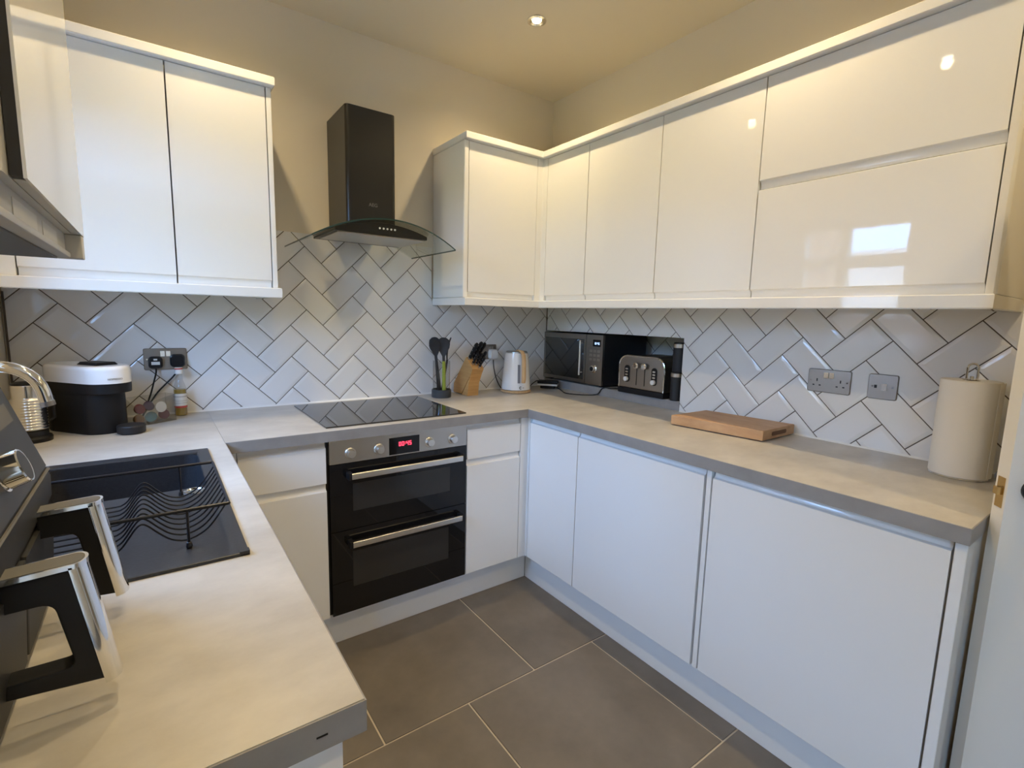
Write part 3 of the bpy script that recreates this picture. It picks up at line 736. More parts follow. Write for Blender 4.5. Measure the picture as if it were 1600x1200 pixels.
obj('gap_shade_strip', bx(-2.1210, -1.977, 1.4345, -2.1141, -1.966, 2.34), dark_gap, bo)  # solid strip coloured dark for the shade inside the casing gap
obj('panel_frame', bx(-2.1210, -1.9658, 1.4340, -2.1141, BY1-.001, 2.34), casing, bo)
obj('front_panel', bx(-2.1140, -1.978, 1.4336, -2.112, BY1, 2.34), mirror_white, bo)
# ================================================================== WORKTOP OBJECTS, LEFT
fz = WT
# milk frother
mf = thing('milk_frother', 'ribbed chrome milk frother on a black base behind the tap', 'frother', (-2.382, -.30, fz))
cx, cy = -2.385, -.30
bm = new(); lathe(bm, [(.052, fz+.0003), (.053, fz+.012), (.050, fz+.018), (.044, fz+.020), (.043, fz+.036)], cx, cy, 32); obj('base', bm, bplastic, mf)
prof = [(.040, fz+.0362)]
z = fz+.040
for i in range(11):
    prof += [(.0425, z), (.0445, z+.0022), (.0445, z+.0052), (.0425, z+.0075)]; z += .0092
prof += [(.0395, z), (.0385, z+.004), (.0385, z+.040), (.036, z+.043)]
zt_ = z+.043
bm = new(); lathe(bm, prof, cx, cy, 36); obj('jug', bm, mat('ribbed_chrome', (.72, .71, .69), .14, 1.), mf, smooth=50)
bm = new(); lathe(bm, [(.037, zt_+.0002), (.037, zt_+.005), (.030, zt_+.008), (.0005, zt_+.008)], cx, cy, 28); obj('lid', bm, bplastic, mf)
bm = new(); tube(bm, [(cx+.042, cy+.01, fz+.06), (cx+.058, cy+.014, fz+.07), (cx+.058, cy+.014, fz+.14), (cx+.042, cy+.01, fz+.15)], .005, 8); obj('handle', bm, bplastic, mf)
# coffee machine
A_, B_ = Vector((-2.297, -.125)), Vector((-2.188, -.262))
cm = thing('coffee_machine', 'black capsule coffee machine with a glossy white lid', 'coffee machine', (-2.25, -.19, fz))
def stadium(A, B, r, n=14):
    d = (B-A).normalized(); a0 = math.atan2(d.y, d.x)
    return [(B.x+r*math.cos(a0-PI/2+PI*i/n), B.y+r*math.sin(a0-PI/2+PI*i/n)) for i in range(n+1)]+[(A.x+r*math.cos(a0+PI/2+PI*i/n), A.y+r*math.sin(a0+PI/2+PI*i/n)) for i in range(n+1)]
def loft(bm, levels):
    rings = [[bm.verts.new((x, y, z)) for x, y in L] for L, z in levels]; k = len(rings[0])
    for A, B in zip(rings, rings[1:]):
        for i in range(k): bm.faces.new((A[i], A[(i+1) % k], B[(i+1) % k], B[i]))
    bm.faces.new(rings[0][::-1]); bm.faces.new(rings[-1]); bmesh.ops.recalc_face_normals(bm, faces=bm.faces[:])
Bc = B_+(A_-B_).normalized()*.030
bm = new(); loft(bm, [(stadium(A_, Bc, .064), fz+.0003), (stadium(A_, Bc, .067), fz+.006), (stadium(A_, Bc, .066), fz+.130), (stadium(A_, Bc, .066), fz+.139), (stadium(A_, B_, .0685), fz+.143), (stadium(A_, B_, .0695), fz+.176)]); obj('body', bm, bplastic, cm, smooth=40)
bm = new(); loft(bm, [(stadium(A_, B_, .0695), fz+.1763), (stadium(A_, B_, .0698), fz+.222), (stadium(A_, B_, .067), fz+.231), (stadium(A_, B_, .060), fz+.2355)]); ld = obj('lid', bm, wgloss, cm, smooth=40)
d_ = (B_-A_).normalized(); pz = fz+.2357
pA, pB = A_+d_*.085, A_+d_*.185
bm = new(); nn = Vector((-d_.y, d_.x))
loft(bm, [([tuple(pA-nn*.030), tuple(pB-nn*.036), tuple(pB+nn*.036), tuple(pA+nn*.030)], pz), ([tuple(pA-nn*.024+d_*.008), tuple(pB-nn*.030-d_*.006), tuple(pB+nn*.030-d_*.006), tuple(pA+nn*.024+d_*.008)], pz+.009)]); obj('lid_lever', bm, bplastic, cm)
ang = math.atan2(-.85, .35)
tn = Vector((math.cos(ang), math.sin(ang))); tcn = B_+tn*.0705
text_mesh('maker_mark', 'NESPRESSO', .0085, ink, cm, frame((tcn.x, tcn.y, fz+.192), (-tn.y, tn.x, 0), (0, 0, 1)))
bm = new(); lathe(bm, [(.033, fz+.0003), (.041, fz+.004), (.0415, fz+.026), (.039, fz+.030), (.0005, fz+.029)], -2.128, -.318, 32)
tag(obj('drip_tray', bm, bmatte), 'round black drip tray in front of the coffee machine', 'tray')
# clear capsule box
cb = thing('capsule_box', 'clear acrylic box of coffee capsules beside the coffee machine', 'box', (-2.03, -.12, fz))
e1 = Vector((-.088, -.056)).normalized(); e2 = Vector((-e1.y, e1.x))*-1
c0_ = Vector((-1.992, -.144))
def Bp(u, v, z):  # u along front edge leftwards, v to the rear
    q = c0_+e1*u-Vector((e1.y, -e1.x))*v*1.0
    return (q.x, q.y, z)
if Bp(0, .05, 0)[1] < c0_.y:
    def Bp(u, v, z):
        q = c0_+e1*u+Vector((e1.y, -e1.x))*v
        return (q.x, q.y, z)
def wallquad(bm, p, q, z0, z1, z2=None):
    z2 = z1 if z2 is None else z2
    vs = []
    P0, P1 = Vector(Bp(*p, 0)), Vector(Bp(*q, 0)); nn = (P1-P0).normalized(); nn = Vector((-nn.y, nn.x, 0))*.002
    for o in (Vector((0, 0, 0)), nn):
        for P_, zz in ((P0, z0), (P1, z0), (P1, z2), (P0, z1)): vs.append(bm.verts.new((P_.x+o.x, P_.y+o.y, zz)))
    for qd in ((3,2,1,0),(4,5,6,7),(0,1,5,4),(1,2,6,5),(2,3,7,6),(3,0,4,7)): bm.faces.new([vs[i] for i in qd])
bm = new(); L_, D_ = .148, .056
wallquad(bm, (0, 0), (L_, 0), fz+.0003, fz+.105, fz+.075); wallquad(bm, (0, D_), (L_, D_), fz+.0003, fz+.105, fz+.105)
wallquad(bm, (0, 0), (0, D_), fz+.0003, fz+.105); wallquad(bm, (L_, 0), (L_, D_), fz+.0003, fz+.075, fz+.105)
vs = [bm.verts.new(Bp(u, v, z)) for z in (fz+.0003, fz+.003) for u, v in ((.002, .002), (L_-.002, .002), (L_-.002, D_-.002), (.002, D_-.002))]
for qd in ((3,2,1,0),(4,5,6,7),(0,1,5,4),(1,2,6,5),(2,3,7,6),(3,0,4,7)): bm.faces.new([vs[i] for i in qd])
bmesh.ops.recalc_face_normals(bm, faces=bm.faces[:]); obj('acrylic_case', bm, acryl, cb, smooth=None)
def capsule(c, nrm, m, label, rr=.019):
    """dome-shaped foil capsule with a flat rim facing nrm"""
    nrm = Vector(nrm).normalized(); a = nrm.cross(Vector((0, 0, 1))).normalized(); b = nrm.cross(a)
    t = thing('coffee_capsule', label, 'capsule', c)
    def disc(prof, nm, mm, n=22):
        bm = new(); C_ = Vector(c)
        rings = [[bm.verts.new(C_+nrm*d+a*r*math.cos(2*PI*i/n)+b*r*math.sin(2*PI*i/n)) for i in range(n)] for r, d in prof]
        for X, Y in zip(rings, rings[1:]):
            for i in range(n): bm.faces.new((X[i], X[(i+1) % n], Y[(i+1) % n], Y[i]))
        bm.faces.new(rings[0]); bm.faces.new(rings[-1]); bmesh.ops.recalc_face_normals(bm, faces=bm.faces[:]); obj(nm, bm, mm, t)
    disc([(rr, 0), (rr*.98, -.003), (rr*.88, -.0035), (rr*.75, -.014), (rr*.5, -.020), (.001, -.022)], 'dome', m)
    disc([(rr*.96, .0002), (rr*.96, .0008), (.001, .001)], 'foil', label_w if m is caps[5] else m)
front = Vector(Bp(0, -1, 0))-Vector(Bp(0, 0, 0))
fx, fy = front.x, front.y
def cpos(u, v, z): return Bp(u, v, z)
capsule(cpos(.048, .012, fz+.059), (fx, fy, .15), caps[5], 'white-faced coffee capsule at the front of the clear box', .021)
capsule(cpos(.028, .029, fz+.026), (fx-.3, fy, .3), caps[3], 'plum coffee capsule low at the right of the clear box')
capsule(cpos(.083, .018, fz+.026), (-.2, -1., .4), caps[1], 'green coffee capsule low in the middle of the clear box', .0195)
capsule(cpos(.078, .034, fz+.066), (fx, fy, .5), caps[0], 'violet coffee capsule behind the white-faced one')
capsule(cpos(.115, .028, fz+.060), (fx, fy, .4), caps[2], 'dark red coffee capsule at the left of the clear box')
capsule(cpos(.124, .020, fz+.024), (fx+.2, fy, .3), caps[4], 'copper coffee capsule low at the left of the clear box')
# syrup bottle
sb = thing('syrup_bottle', 'slim clear bottle of amber syrup behind the capsule box', 'bottle', (-1.972, -.048, fz))
cx, cy = -1.972, -.050
bm = new(); lathe(bm, [(.0215, fz+.0003), (.0225, fz+.004), (.0225, fz+.112), (.019, fz+.126), (.0125, fz+.145), (.0115, fz+.172)], cx, cy, 24); obj('glass', bm, acryl, sb)
bm = new(); lathe(bm, [(.0205, fz+.003), (.0205, fz+.108), (.0005, fz+.109)], cx, cy, 24); obj('syrup', bm, syrup, sb)
bm = new(); lathe(bm, [(.0229, fz+.034), (.0229, fz+.092)], cx, cy, 24, cap=False); lb = obj('label', bm, label_w, sb)
bm = new(); lathe(bm, [(.0231, fz+.034), (.0231, fz+.042)], cx, cy, 24, cap=False); obj('label_band', bm, red_m, lb)
bm = new(); lathe(bm, [(.0232, fz+.078), (.0232, fz+.082)], cx, cy, 24, cap=False); lathe(bm, [(.0232, fz+.062), (.0232, fz+.0635)], cx, cy, 24, cap=False); lathe(bm, [(.0232, fz+.053), (.0232, fz+.0545)], cx, cy, 24, cap=False); obj('label_print', bm, ink_l, lb)
bm = new(); lathe(bm, [(.014, fz+.1722), (.014, fz+.196), (.012, fz+.198), (.0005, fz+.198)], cx, cy, 20); cpp = obj('cap', bm, wplastic, sb)
bm = new(); lathe(bm, [(.0143, fz+.190), (.0143, fz+.1955)], cx, cy, 20, cap=False); obj('cap_band', bm, red_m, cpp)
# ================================================================== SOCKETS
def plate(name, label, cat, P, u0, u1, v0, v1):
    """P(u, v, d) wall mapping, d outwards from the tile face"""
    c = P((u0+u1)/2, (v0+v1)/2, 0)
    t = thing(name, label, cat, c)
    bm = new(); A = rrect(u0, v0, u1, v1, .006, 4); B = rrect(u0+.002, v0+.002, u1-.002, v1-.002, .005, 4)
    rings = [[bm.verts.new(P(u, v, d)) for u, v in L] for L, d in ((A, .0003), (A, .004), (B, .006))]; k = len(A)
    for X, Y in zip(rings, rings[1:]):
        for i in range(k): bm.faces.new((X[i], X[(i+1) % k], Y[(i+1) % k], Y[i]))
    bm.faces.new(rings[0]); bm.faces.new(rings[-1]); bmesh.ops.recalc_face_normals(bm, faces=bm.faces[:]); obj('face_plate', bm, nickel, t)
    return t
def pbox(P, u0, u1, v0, v1, d0, d1):
    bm = new(); vs = [bm.verts.new(P(u, v, d)) for d in (d0, d1) for u, v in ((u0, v0), (u1, v0), (u1, v1), (u0, v1))]
    for qd in ((3,2,1,0),(4,5,6,7),(0,1,5,4),(1,2,6,5),(2,3,7,6),(3,0,4,7)): bm.faces.new([vs[i] for i in qd])
    bmesh.ops.recalc_face_normals(bm, faces=bm.faces[:]); return bm
def double_socket(label, P, u0, v0, sgn=1):
    t = plate('double_socket', label, 'socket', P, u0, u0+.146, v0, v0+.087)
    uc = u0+.073
    for s in (-1, 1): obj('rocker_switch', pbox(P, uc+s*.0095-.0075, uc+s*.0095+.0075, v0+.055, v0+.076, .0061, .0095), switch_m, t)
    for s in (-1, 1):
        c = uc+s*.040
        obj('pin_hole', pbox(P, c-.002, c+.002, v0+.040, v0+.051, .0055, .0063), bplastic, t)
        for q in (-1, 1): obj('pin_hole', pbox(P, c+q*.011-.0035, c+q*.011+.0035, v0+.024, v0+.0285, .0055, .0063), bplastic, t)
    for s in (-1, 1): obj('screw', pbox(P, uc+s*.062-.0025, uc+s*.062+.0025, v0+.041, v0+.046, .006, .0067), chrome, t)
    return t
PWB = lambda u, v, d: (u, -d, v)
PWR = lambda u, v, d: (-d, -u, v)
double_socket('brushed metal double socket on the back wall with two black plugs', PWB, -2.0845, 1.096)
double_socket('brushed metal double socket on the right wall left of the small switch', PWR, 1.595, 1.092)
t = plate('cooker_switch', 'square brushed metal switch plate on the right wall', 'switch', PWR, 1.795, 1.882, 1.093, 1.180)
obj('rocker_switch', pbox(PWR, 1.836, 1.852, 1.124, 1.148, .0061, .0105), switch_m, t)
for u in (1.809, 1.868): obj('screw', pbox(PWR, u-.003, u+.003, 1.134, 1.140, .006, .0068), chrome, t)
obj('indicator', pbox(PWR, 1.814, 1.822, 1.131, 1.142, .006, .007), bplastic, t)
t = plate('double_socket', 'brushed metal socket plate on back wall behind the knife block', 'socket', PWB, -.4995, -.386, 1.092, 1.179)
for s in (-.418, -.436): obj('rocker_switch', pbox(PWB, s-.0075, s+.0075, 1.147, 1.168, .0061, .0095), switch_m, t)
def plug(label, u, v, m, group=None, lab=None, sz=.024):
    t = thing('plug', label, 'plug', (u, -.0065, v))
    bm = new(); A = rrect(u-sz, v-sz*1.05, u+sz, v+sz*.95, sz*.55, 5); B = rrect(u-sz*.8, v-sz*.85, u+sz*.8, v+sz*.75, sz*.45, 5)
    rings = [[bm.verts.new((x, -d, z)) for x, z in L] for L, d in ((A, .0072), (A, .020), (B, .031))]; k = len(A)
    for X, Y in zip(rings, rings[1:]):
        for i in range(k): bm.faces.new((X[i], X[(i+1) % k], Y[(i+1) % k], Y[i]))
    bm.faces.new(rings[0]); bm.faces.new(rings[-1]); bmesh.ops.recalc_face_normals(bm, faces=bm.faces[:]); obj('plug_body', bm, m, t)
    if lab: obj('paper_label', bx(u-.014, -.0318, v-.009, u+.014, -.0311, v+.003), label_w, t); obj('fuse_label', bx(u-.006, -.0318, v+.009, u+.006, -.0311, v+.015), label_w, t)
    return t
def cord(name, label, pts, r, m):
    P_ = [Vector(p) for p in pts]; out = []
    for i in range(len(P_)-1):
        p0, p1, p2, p3 = P_[max(i-1, 0)], P_[i], P_[i+1], P_[min(i+2, len(P_)-1)]
        for k in range(6):
            s = k/6; out.append(.5*((2*p1)+(-p0+p2)*s+(2*p0-5*p1+4*p2-p3)*s*s+(-p0+3*p1-3*p2+p3)*s**3))
    out.append(P_[-1]); bm = new(); tube(bm, out, r, 7); return tag(obj(name, bm, m), label, 'cable')
plug('black plug with a white label in the left half of the double socket', -2.046, 1.128, bplastic, lab=True)
plug('round black plug behind the bottle in the double socket', -1.972, 1.134, bplastic, sz=.026)
cord('power_cord', 'black flex from the white-labelled plug down to the worktop', [(-2.046, -.019, 1.102), (-2.047, -.021, 1.085), (-2.056, -.024, 1.05), (-2.07, -.03, 1.0), (-2.09, -.035, .95), (-2.12, -.045, .915)], .0032, bplastic)
cord('power_cord', 'black flex curving from the round plug behind the capsule box', [(-1.974, -.019, 1.106), (-1.976, -.019, 1.09), (-1.992, -.0135, 1.065), (-2.02, -.0125, 1.035), (-2.05, -.012, 1.0), (-2.08, -.012, .95), (-2.10, -.013, .9135)], .0032, bplastic)
plug('white plug under the socket behind the knife block', -.415, 1.122, wplastic, sz=.030)
# ================================================================== BACK COUNTER OBJECTS
# utensil holder
ux, uy = -.815, -.125
uh = thing('utensil_holder', 'clear cylinder utensil holder with a dark grey foot beside the hob', 'holder', (ux, uy, fz))
bm = new(); lathe(bm, [(.050, fz+.0003), (.052, fz+.004), (.052, fz+.040), (.048, fz+.044), (.046, fz+.020), (.0005, fz+.018)], ux, uy, 32); obj('foot', bm, mat('slate_plastic', (.045, .05, .055), .45), uh)
bm = new(); lathe(bm, [(.0455, fz+.022), (.0455, fz+.195), (.0440, fz+.195), (.0440, fz+.022)], ux, uy, 32, cap=False); obj('tube', bm, acryl, uh)
ut_m = mat('charcoal_nylon', (.02, .02, .023), .45)
def utensil(name, label, base, top, shaft, hm, kind, hs):
    base, top = Vector(base), Vector(top); d = (top-base).normalized(); L = (top-base).length
    t = thing(name, label, 'utensil', base)
    bm = new(); tube(bm, [base, base+d*(shaft*.5), base+d*shaft], [hs, hs*1.05, hs*.9], 10); obj('handle', bm, hm, t)
    view = (Vector((-2.05, -2.47, 1.35))-base); view.z = 0; view.normalize()
    s = d.cross(view).normalized(); nrm = s.cross(d)
    if kind == 'side': s, nrm = nrm, s
    prof = [(0, .006), (.03, .0065), (.05, .016), (.075, .027), (.095, .030), (.115, .026), (.126, .014), (.129, .004)] if kind != 'side' else [(0, .005), (.03, .006), (.05, .010), (.08, .024), (.11, .026), (.127, .010)]
    if hm is lime: prof = [(u, w*1.14) for u, w in prof]
    bm = new(); k = (L-shaft)/.129; st = base+d*(shaft-.004); rings = []
    for u, w in prof:
        c = st+d*(u*k); th = .0035; dish = .010*math.sin(PI*u/.129)
        rings.append([bm.verts.new(c+s*w*math.cos(2*PI*i/12)+nrm*(th*math.sin(2*PI*i/12)-dish*(1-abs(math.cos(2*PI*i/12))*.6))) for i in range(12)])
    for X, Y in zip(rings, rings[1:]):
        for i in range(12): bm.faces.new((X[i], X[(i+1) % 12], Y[(i+1) % 12], Y[i]))
    bm.faces.new(rings[0]); bm.faces.new(rings[-1]); bmesh.ops.recalc_face_normals(bm, faces=bm.faces[:]); obj('head', bm, ut_m, t)
utensil('serving_spoon', 'charcoal serving spoon with a lime green handle in the clear holder', (ux+.004, uy-.022, fz+.023), (ux+.004, uy-.012, 1.232), .170, lime, 'f', .0095)
utensil('slotted_spoon', 'charcoal spoon leaning left in the clear holder', (ux-.004, uy+.002, fz+.023), (ux-.052, uy-.014, 1.222), .178, ut_m, 'f', .006)
utensil('solid_spoon', 'charcoal spoon behind the other two in the clear holder', (ux-.006, uy+.024, fz+.023), (ux-.026, uy+.036, 1.232), .178, ut_m, 'f', .006)
utensil('slotted_turner', 'charcoal turner seen edge-on leaning right in the clear holder', (ux+.004, uy+.006, fz+.023), (ux+.060, uy+.006, 1.232), .178, ut_m, 'side', .006)
# knife block
kb = thing('knife_block', 'slanted wooden knife block between utensil holder and kettle', 'knife block', (-.645, -.1, fz))
KX0, KX1 = -.679, -.608
bm = new(); prism(bm, [(-.012, fz+.004), (-.100, fz+.004), (-.205, 1.040), (-.218, 1.063), (-.152, 1.122), (-.143, 1.118), (-.015, .965)], 'x', KX0, KX1, bev=.002); obj('block', bm, wood, kb)
bm = new(); prism(bm, [(-.1015, fz+.0006), (-.166, fz+.0006), (-.1755, .981), (-.2035, 1.0368)], 'x', KX0+.001, KX1-.001, bev=.002); obj('front_foot', bm, wood, kb)
bm = new(); 
for x in (KX0+.012, KX1-.012): lathe(bm, [(.006, fz+.0002), (.006, fz+.0045)], x, -.03, 10)
obj('rubber_feet', bm, wplastic, kb)
kd = Vector((0, -.665, .747)).normalized(); ksl = Vector((0, .66, .59)).normalized()
def knife(label, x, s, L, wd, th=.0085):
    """s: 0 front edge of the slot face .. 1 rear edge"""
    b = Vector((x, -.2165, 1.0645))+ksl*(s*.085)+kd*.0006
    t = thing('kitchen_knife', label, 'knife', b)
    def ring(c, w, h, n=12): return [c+Vector((1, 0, 0))*w*math.cos(2*PI*i/n)+ksl*h*math.sin(2*PI*i/n) for i in range(n)]
    def skin(levels, nm, m):
        bm = new(); R_ = [[bm.verts.new(p) for p in ring(b+kd*u+ksl*o, w, h)] for u, w, h, o in levels]
        for X, Y in zip(R_, R_[1:]):
            for i in range(12): bm.faces.new((X[i], X[(i+1) % 12], Y[(i+1) % 12], Y[i]))
        bm.faces.new(R_[0]); bm.faces.new(R_[-1]); bmesh.ops.recalc_face_normals(bm, faces=bm.faces[:]); return obj(nm, bm, m, t)
    skin([(0, th*.8, wd*.9, 0), (.012, th*.85, wd*.95, 0)], 'bolster', steel)
    skin([(.0122, th, wd*.95, 0), (L*.35, th*.95, wd*.85, .001), (L*.65, th, wd, .0005), (L*.9, th, wd*1.08, -.002), (L, th*.7, wd*.7, -.003)], 'handle', bplastic)
    bm = new()
    for u in (.3, .55, .8):
        c = b+kd*(L*u)
        for sx in (-1, 1): 
            R_ = [[bm.verts.new(c+Vector((sx*d, 0, 0))+kd*.0028*math.cos(2*PI*i/8)+ksl*.0028*math.sin(2*PI*i/8)) for i in range(8)] for d in (th*.6, th+.0006)]
            for i in range(8): bm.faces.new((R_[0][i], R_[0][(i+1) % 8], R_[1][(i+1) % 8], R_[1][i]))
            bm.faces.new(R_[1]); bm.faces.new(R_[0])
    bmesh.ops.recalc_face_normals(bm, faces=bm.faces[:]); obj('rivets', bm, steel, t)
knife('large black knife at the left of the top row in the block', -.667, .86, .118, .0125)
knife('large black knife in the middle of the top row in the block', -.644, .84, .128, .0125)
knife('large black knife at the right of the top row in the block', -.621, .84, .122, .0115)
knife('small black knife at the left of the lower row in the block', -.662, .42, .085, .0095, .0075)
knife('small black knife in the middle of the lower row in the block', -.644, .36, .085, .0095, .0075)
knife('small black knife at the right of the lower row in the block', -.624, .36, .098, .0095, .0075)
knife('small black knife in the bottom slot at the front of the block', -.634, .10, .078, .009, .007)
# kettle
kx, ky = -.342, -.152
kt = thing('kettle', 'white kettle with a wooden handle on a wooden base', 'kettle', (kx, ky, fz))
bm = new(); lathe(bm, [(.080, fz+.0003), (.088, fz+.003), (.089, fz+.012), (.086, fz+.015), (.0005, fz+.0155)], kx, ky, 40); obj('power_base', bm, wood_h, kt)
bm = new(); lathe(bm, [(.078, fz+.0158), (.0845, fz+.019), (.0845, fz+.030), (.0835, fz+.045), (.0775, fz+.12), (.071, fz+.19), (.0665, fz+.226), (.0650, fz+.229), (.0635, fz+.227)], kx, ky, 44); obj('jug', bm, wgloss, kt)
bm = new(); lathe(bm, [(.0630, fz+.2285), (.0625, fz+.236), (.056, fz+.2395), (.0005, fz+.2405)], kx, ky, 36); li = obj('lid', bm, steel, kt)
hv = Vector((-.27, -.96, 0)).normalized()          # direction the handle faces
hs_ = Vector((-hv.y, hv.x, 0))
def hp(o, z, s=0): p = Vector((kx, ky, 0))+hv*o+hs_*s; return Vector((p.x, p.y, z))
hv2 = Vector((-.26, -.966, 0)).normalized(); hs2 = Vector((-hv2.y, hv2.x, 0))
def hpath(o, z, s): p = Vector((kx, ky, 0))+hv2*o+hs2*s; return Vector((p.x, p.y, z))
HS = .0
bm = new(); sec_r = []
for o, z, w, th in ((.010, fz+.2415, .010, .005), (.050, fz+.243, .011, .006), (.085, fz+.238, .012, .008), (.106, fz+.222, .013, .009), (.114, fz+.19, .0135, .009), (.117, fz+.13, .0135, .009), (.118, fz+.085, .0135, .009), (.114, fz+.066, .012, .008)):
    t_ = Vector((0, 0, 1)) if o < .09 else hv2
    c = hpath(o, z, HS if o > .03 else HS*.6)
    sec_r.append([bm.verts.new(c+hs2*w*math.cos(2*PI*i/12)+t_*th*math.sin(2*PI*i/12)) for i in range(12)])
for X, Y in zip(sec_r, sec_r[1:]):
    for i in range(12): bm.faces.new((X[i], X[(i+1) % 12], Y[(i+1) % 12], Y[i]))
bm.faces.new(sec_r[0]); bm.faces.new(sec_r[-1]); bmesh.ops.recalc_face_normals(bm, faces=bm.faces[:]); obj('handle', bm, wood_h, kt, smooth=50)
def krad(z): 
    t_ = (z-fz-.045)/(.226-.045); return .0835+(.0665-.0835)*t_
bm = new()
def on_body(a0, a1, z0, z1, e, n=6):
    R_ = []
    for k_ in range(6):
        z_ = z0+(z1-z0)*k_/5; R_.append([bm.verts.new((kx+(krad(z_)+e)*math.cos(a0+(a1-a0)*i/n), ky+(krad(z_)+e)*math.sin(a0+(a1-a0)*i/n), z_)) for i in range(n+1)])
    for X, Y in zip(R_, R_[1:]):
        for i in range(n): bm.faces.new((X[i], X[i+1], Y[i+1], Y[i]))
aw = math.atan2(-.93, -.42)
on_body(aw-.10, aw+.10, fz+.06, fz+.165, .0012); obj('water_gauge', bm, mat('gauge_grey', (.25, .25, .27), .2), kt)
bm = new(); ab = math.atan2(-.93, -.30)
pts_ = []
zc_ = fz+.034
for i in range(13):
    a = .6+5.0*i/12; pts_.append((ab+.075*math.cos(a)*.9, zc_+.0065*math.sin(a)))
tube(bm, [(kx+(krad(z_)+.001)*math.cos(a), ky+(krad(z_)+.001)*math.sin(a), z_) for a, z_ in pts_], .0018, 6)
for q in (.16, .22):
    a = ab+q; tube(bm, [(kx+(krad(zc_)+.0008)*math.cos(a), ky+(krad(zc_)+.0008)*math.sin(a), zc_-.002), (kx+(krad(zc_)+.0008)*math.cos(a+.03), ky+(krad(zc_)+.0008)*math.sin(a+.03), zc_+.002)], .001, 5)
obj('emblem', bm, bplastic, kt)
bm = new(); prism(bm, [(0, fz+.185), (-.0, fz+.226), (.024, fz+.228)], 'y', -.014, .014)
bm.transform(Matrix.Translation((kx, ky, 0)) @ Matrix.Rotation(math.atan2(-hv2.y, -hv2.x), 4, 'Z') @ Matrix.Translation((.062, 0, 0))); obj('spout', bm, wgloss, kt)
cord('power_cord', 'black flex hanging from the white plug down behind the kettle', [(-.415, -.019, 1.0875), (-.414, -.019, 1.07), (-.407, -.016, 1.035), (-.393, -.013, .99), (-.375, -.013, .95), (-.362, -.03, .918), (-.352, -.055, .9135)], .003, bplastic)
# plug-in adapter by the niche
ad = thing('cable_adapter', 'black and white adapter block lying at the niche corner', 'adapter', (-.06, -.105, fz))
Ma = Matrix.Translation((-.075, -.125, fz)) @ Matrix.Rotation(math.radians(-48), 4, 'Z')
for nm, b, m in (('foot', (-.045, -.022, .0003, .045, .022, .018), bplastic), ('rim', (-.062, -.034, .0182, .062, .034, .030), wplastic), ('cover', (-.062, -.034, .0302, .062, .034, .048), bplastic)):
    bm = bx(*b, bev=.004); bm.transform(Ma); obj(nm, bm, m, ad)
cord('power_cord', 'black flex joining the kettle base to the adapter block', [(-.249, -.135, fz+.008), (-.22, -.12, fz+.012), (-.18, -.10, fz+.03), (-.140, -.092, fz+.046), (-.112, -.083, fz+.043)], .0028, bplastic)
cord('power_cord', 'black flex trailing over the right worktop to the microwave', [(-.036, -.165, fz+.005), (-.045, -.20, fz+.0035), (-.085, -.27, fz+.0035), (-.125, -.345, fz+.0035), (-.105, -.41, fz+.0035), (-.055, -.46, fz+.0035), (-.012, -.49, fz+.010), (-.006, -.52, fz+.046), (.015, -.56, NZ0+.004), (.06, -.60, NZ0+.004)], .003, bplastic)
# ================================================================== NICHE OBJECTS
nz = NZ0
mw = thing('microwave', 'black microwave with a mirrored steel front in the wall niche', 'microwave', (.18, -.26, nz))
MY0, MY1 = -.516, -.003
bm = new(); box(bm, .003, MY0+.002, nz+.010, .36, MY1-.001, nz+.298, bev=.003); obj('body', bm, bmatte, mw)
for x in (.03, .33):
    for y in (MY0+.04, MY1-.04):
        bm = new(); lathe(bm, [(.012, nz+.0003), (.012, nz+.0102)], x, y, 12); obj('foot', bm, bplastic, mw)
bm = new(); grid_solid(bm, [MY0+.135, MY0+.150, MY1-.012, MY1], [nz+.012, nz+.032, nz+.268, nz+.297], {(1, 1)}, -.013, .0028, lambda u, v, d: (d, u, v)); dw_ = obj('door', bm, steel_d, mw)
obj('mirror_window', bx(-.0115, MY0+.150, nz+.032, -.002, MY1-.012, nz+.268), mat('mirror_black', (.16, .165, .165), .06, 1.), dw_)
bm = new(); lathe(bm, [(.006, nz+.06), (.006, nz+.262)], -.036, MY0+.160, 14, 'z'); hh = obj('handle', bm, alum, dw_)
bm = new(); 
for z in (nz+.075, nz+.247): tube(bm, [(-.0128, MY0+.160, z), (-.036, MY0+.160, z)], .004, 8)
obj('handle_post', bm, alum, hh)
pc = obj('control_panel', bx(-.013, MY0+.001, nz+.012, .0028, MY0+.132, nz+.297, bev=.001), steel_d, mw)
obj('display', bx(-.0142, MY0+.018, nz+.232, -.0131, MY0+.078, nz+.270), display_m, mw)
bm = new(); digits(bm, '18:46', .0072, .013, .0022, lambda u, v, d: (-.0143-d, MY0+.068-u, nz+.243+v)); obj('clock_digits', bm, blue_led, mw, smooth=None)
bt = 0
for r in range(3):
    for c in range(3): obj('button', bx(-.0148, MY0+.022+c*.030, nz+.150+r*.024, -.0131, MY0+.042+c*.030, nz+.164+r*.024, bev=.0006), graytop if False else steel, mw)
bm = new(); lathe(bm, [(.024, -.0131), (.024, -.018), (.018, -.019), (.017, -.034), (.0005, -.035)], MY0+.062, nz+.105, 26, 'x'); obj('dial', bm, chrome, mw)
bm = new(); lathe(bm, [(.013, -.0351), (.0005, -.0354)], MY0+.062, nz+.105, 20, 'x'); obj('dial_cap', bm, bplastic, mw)
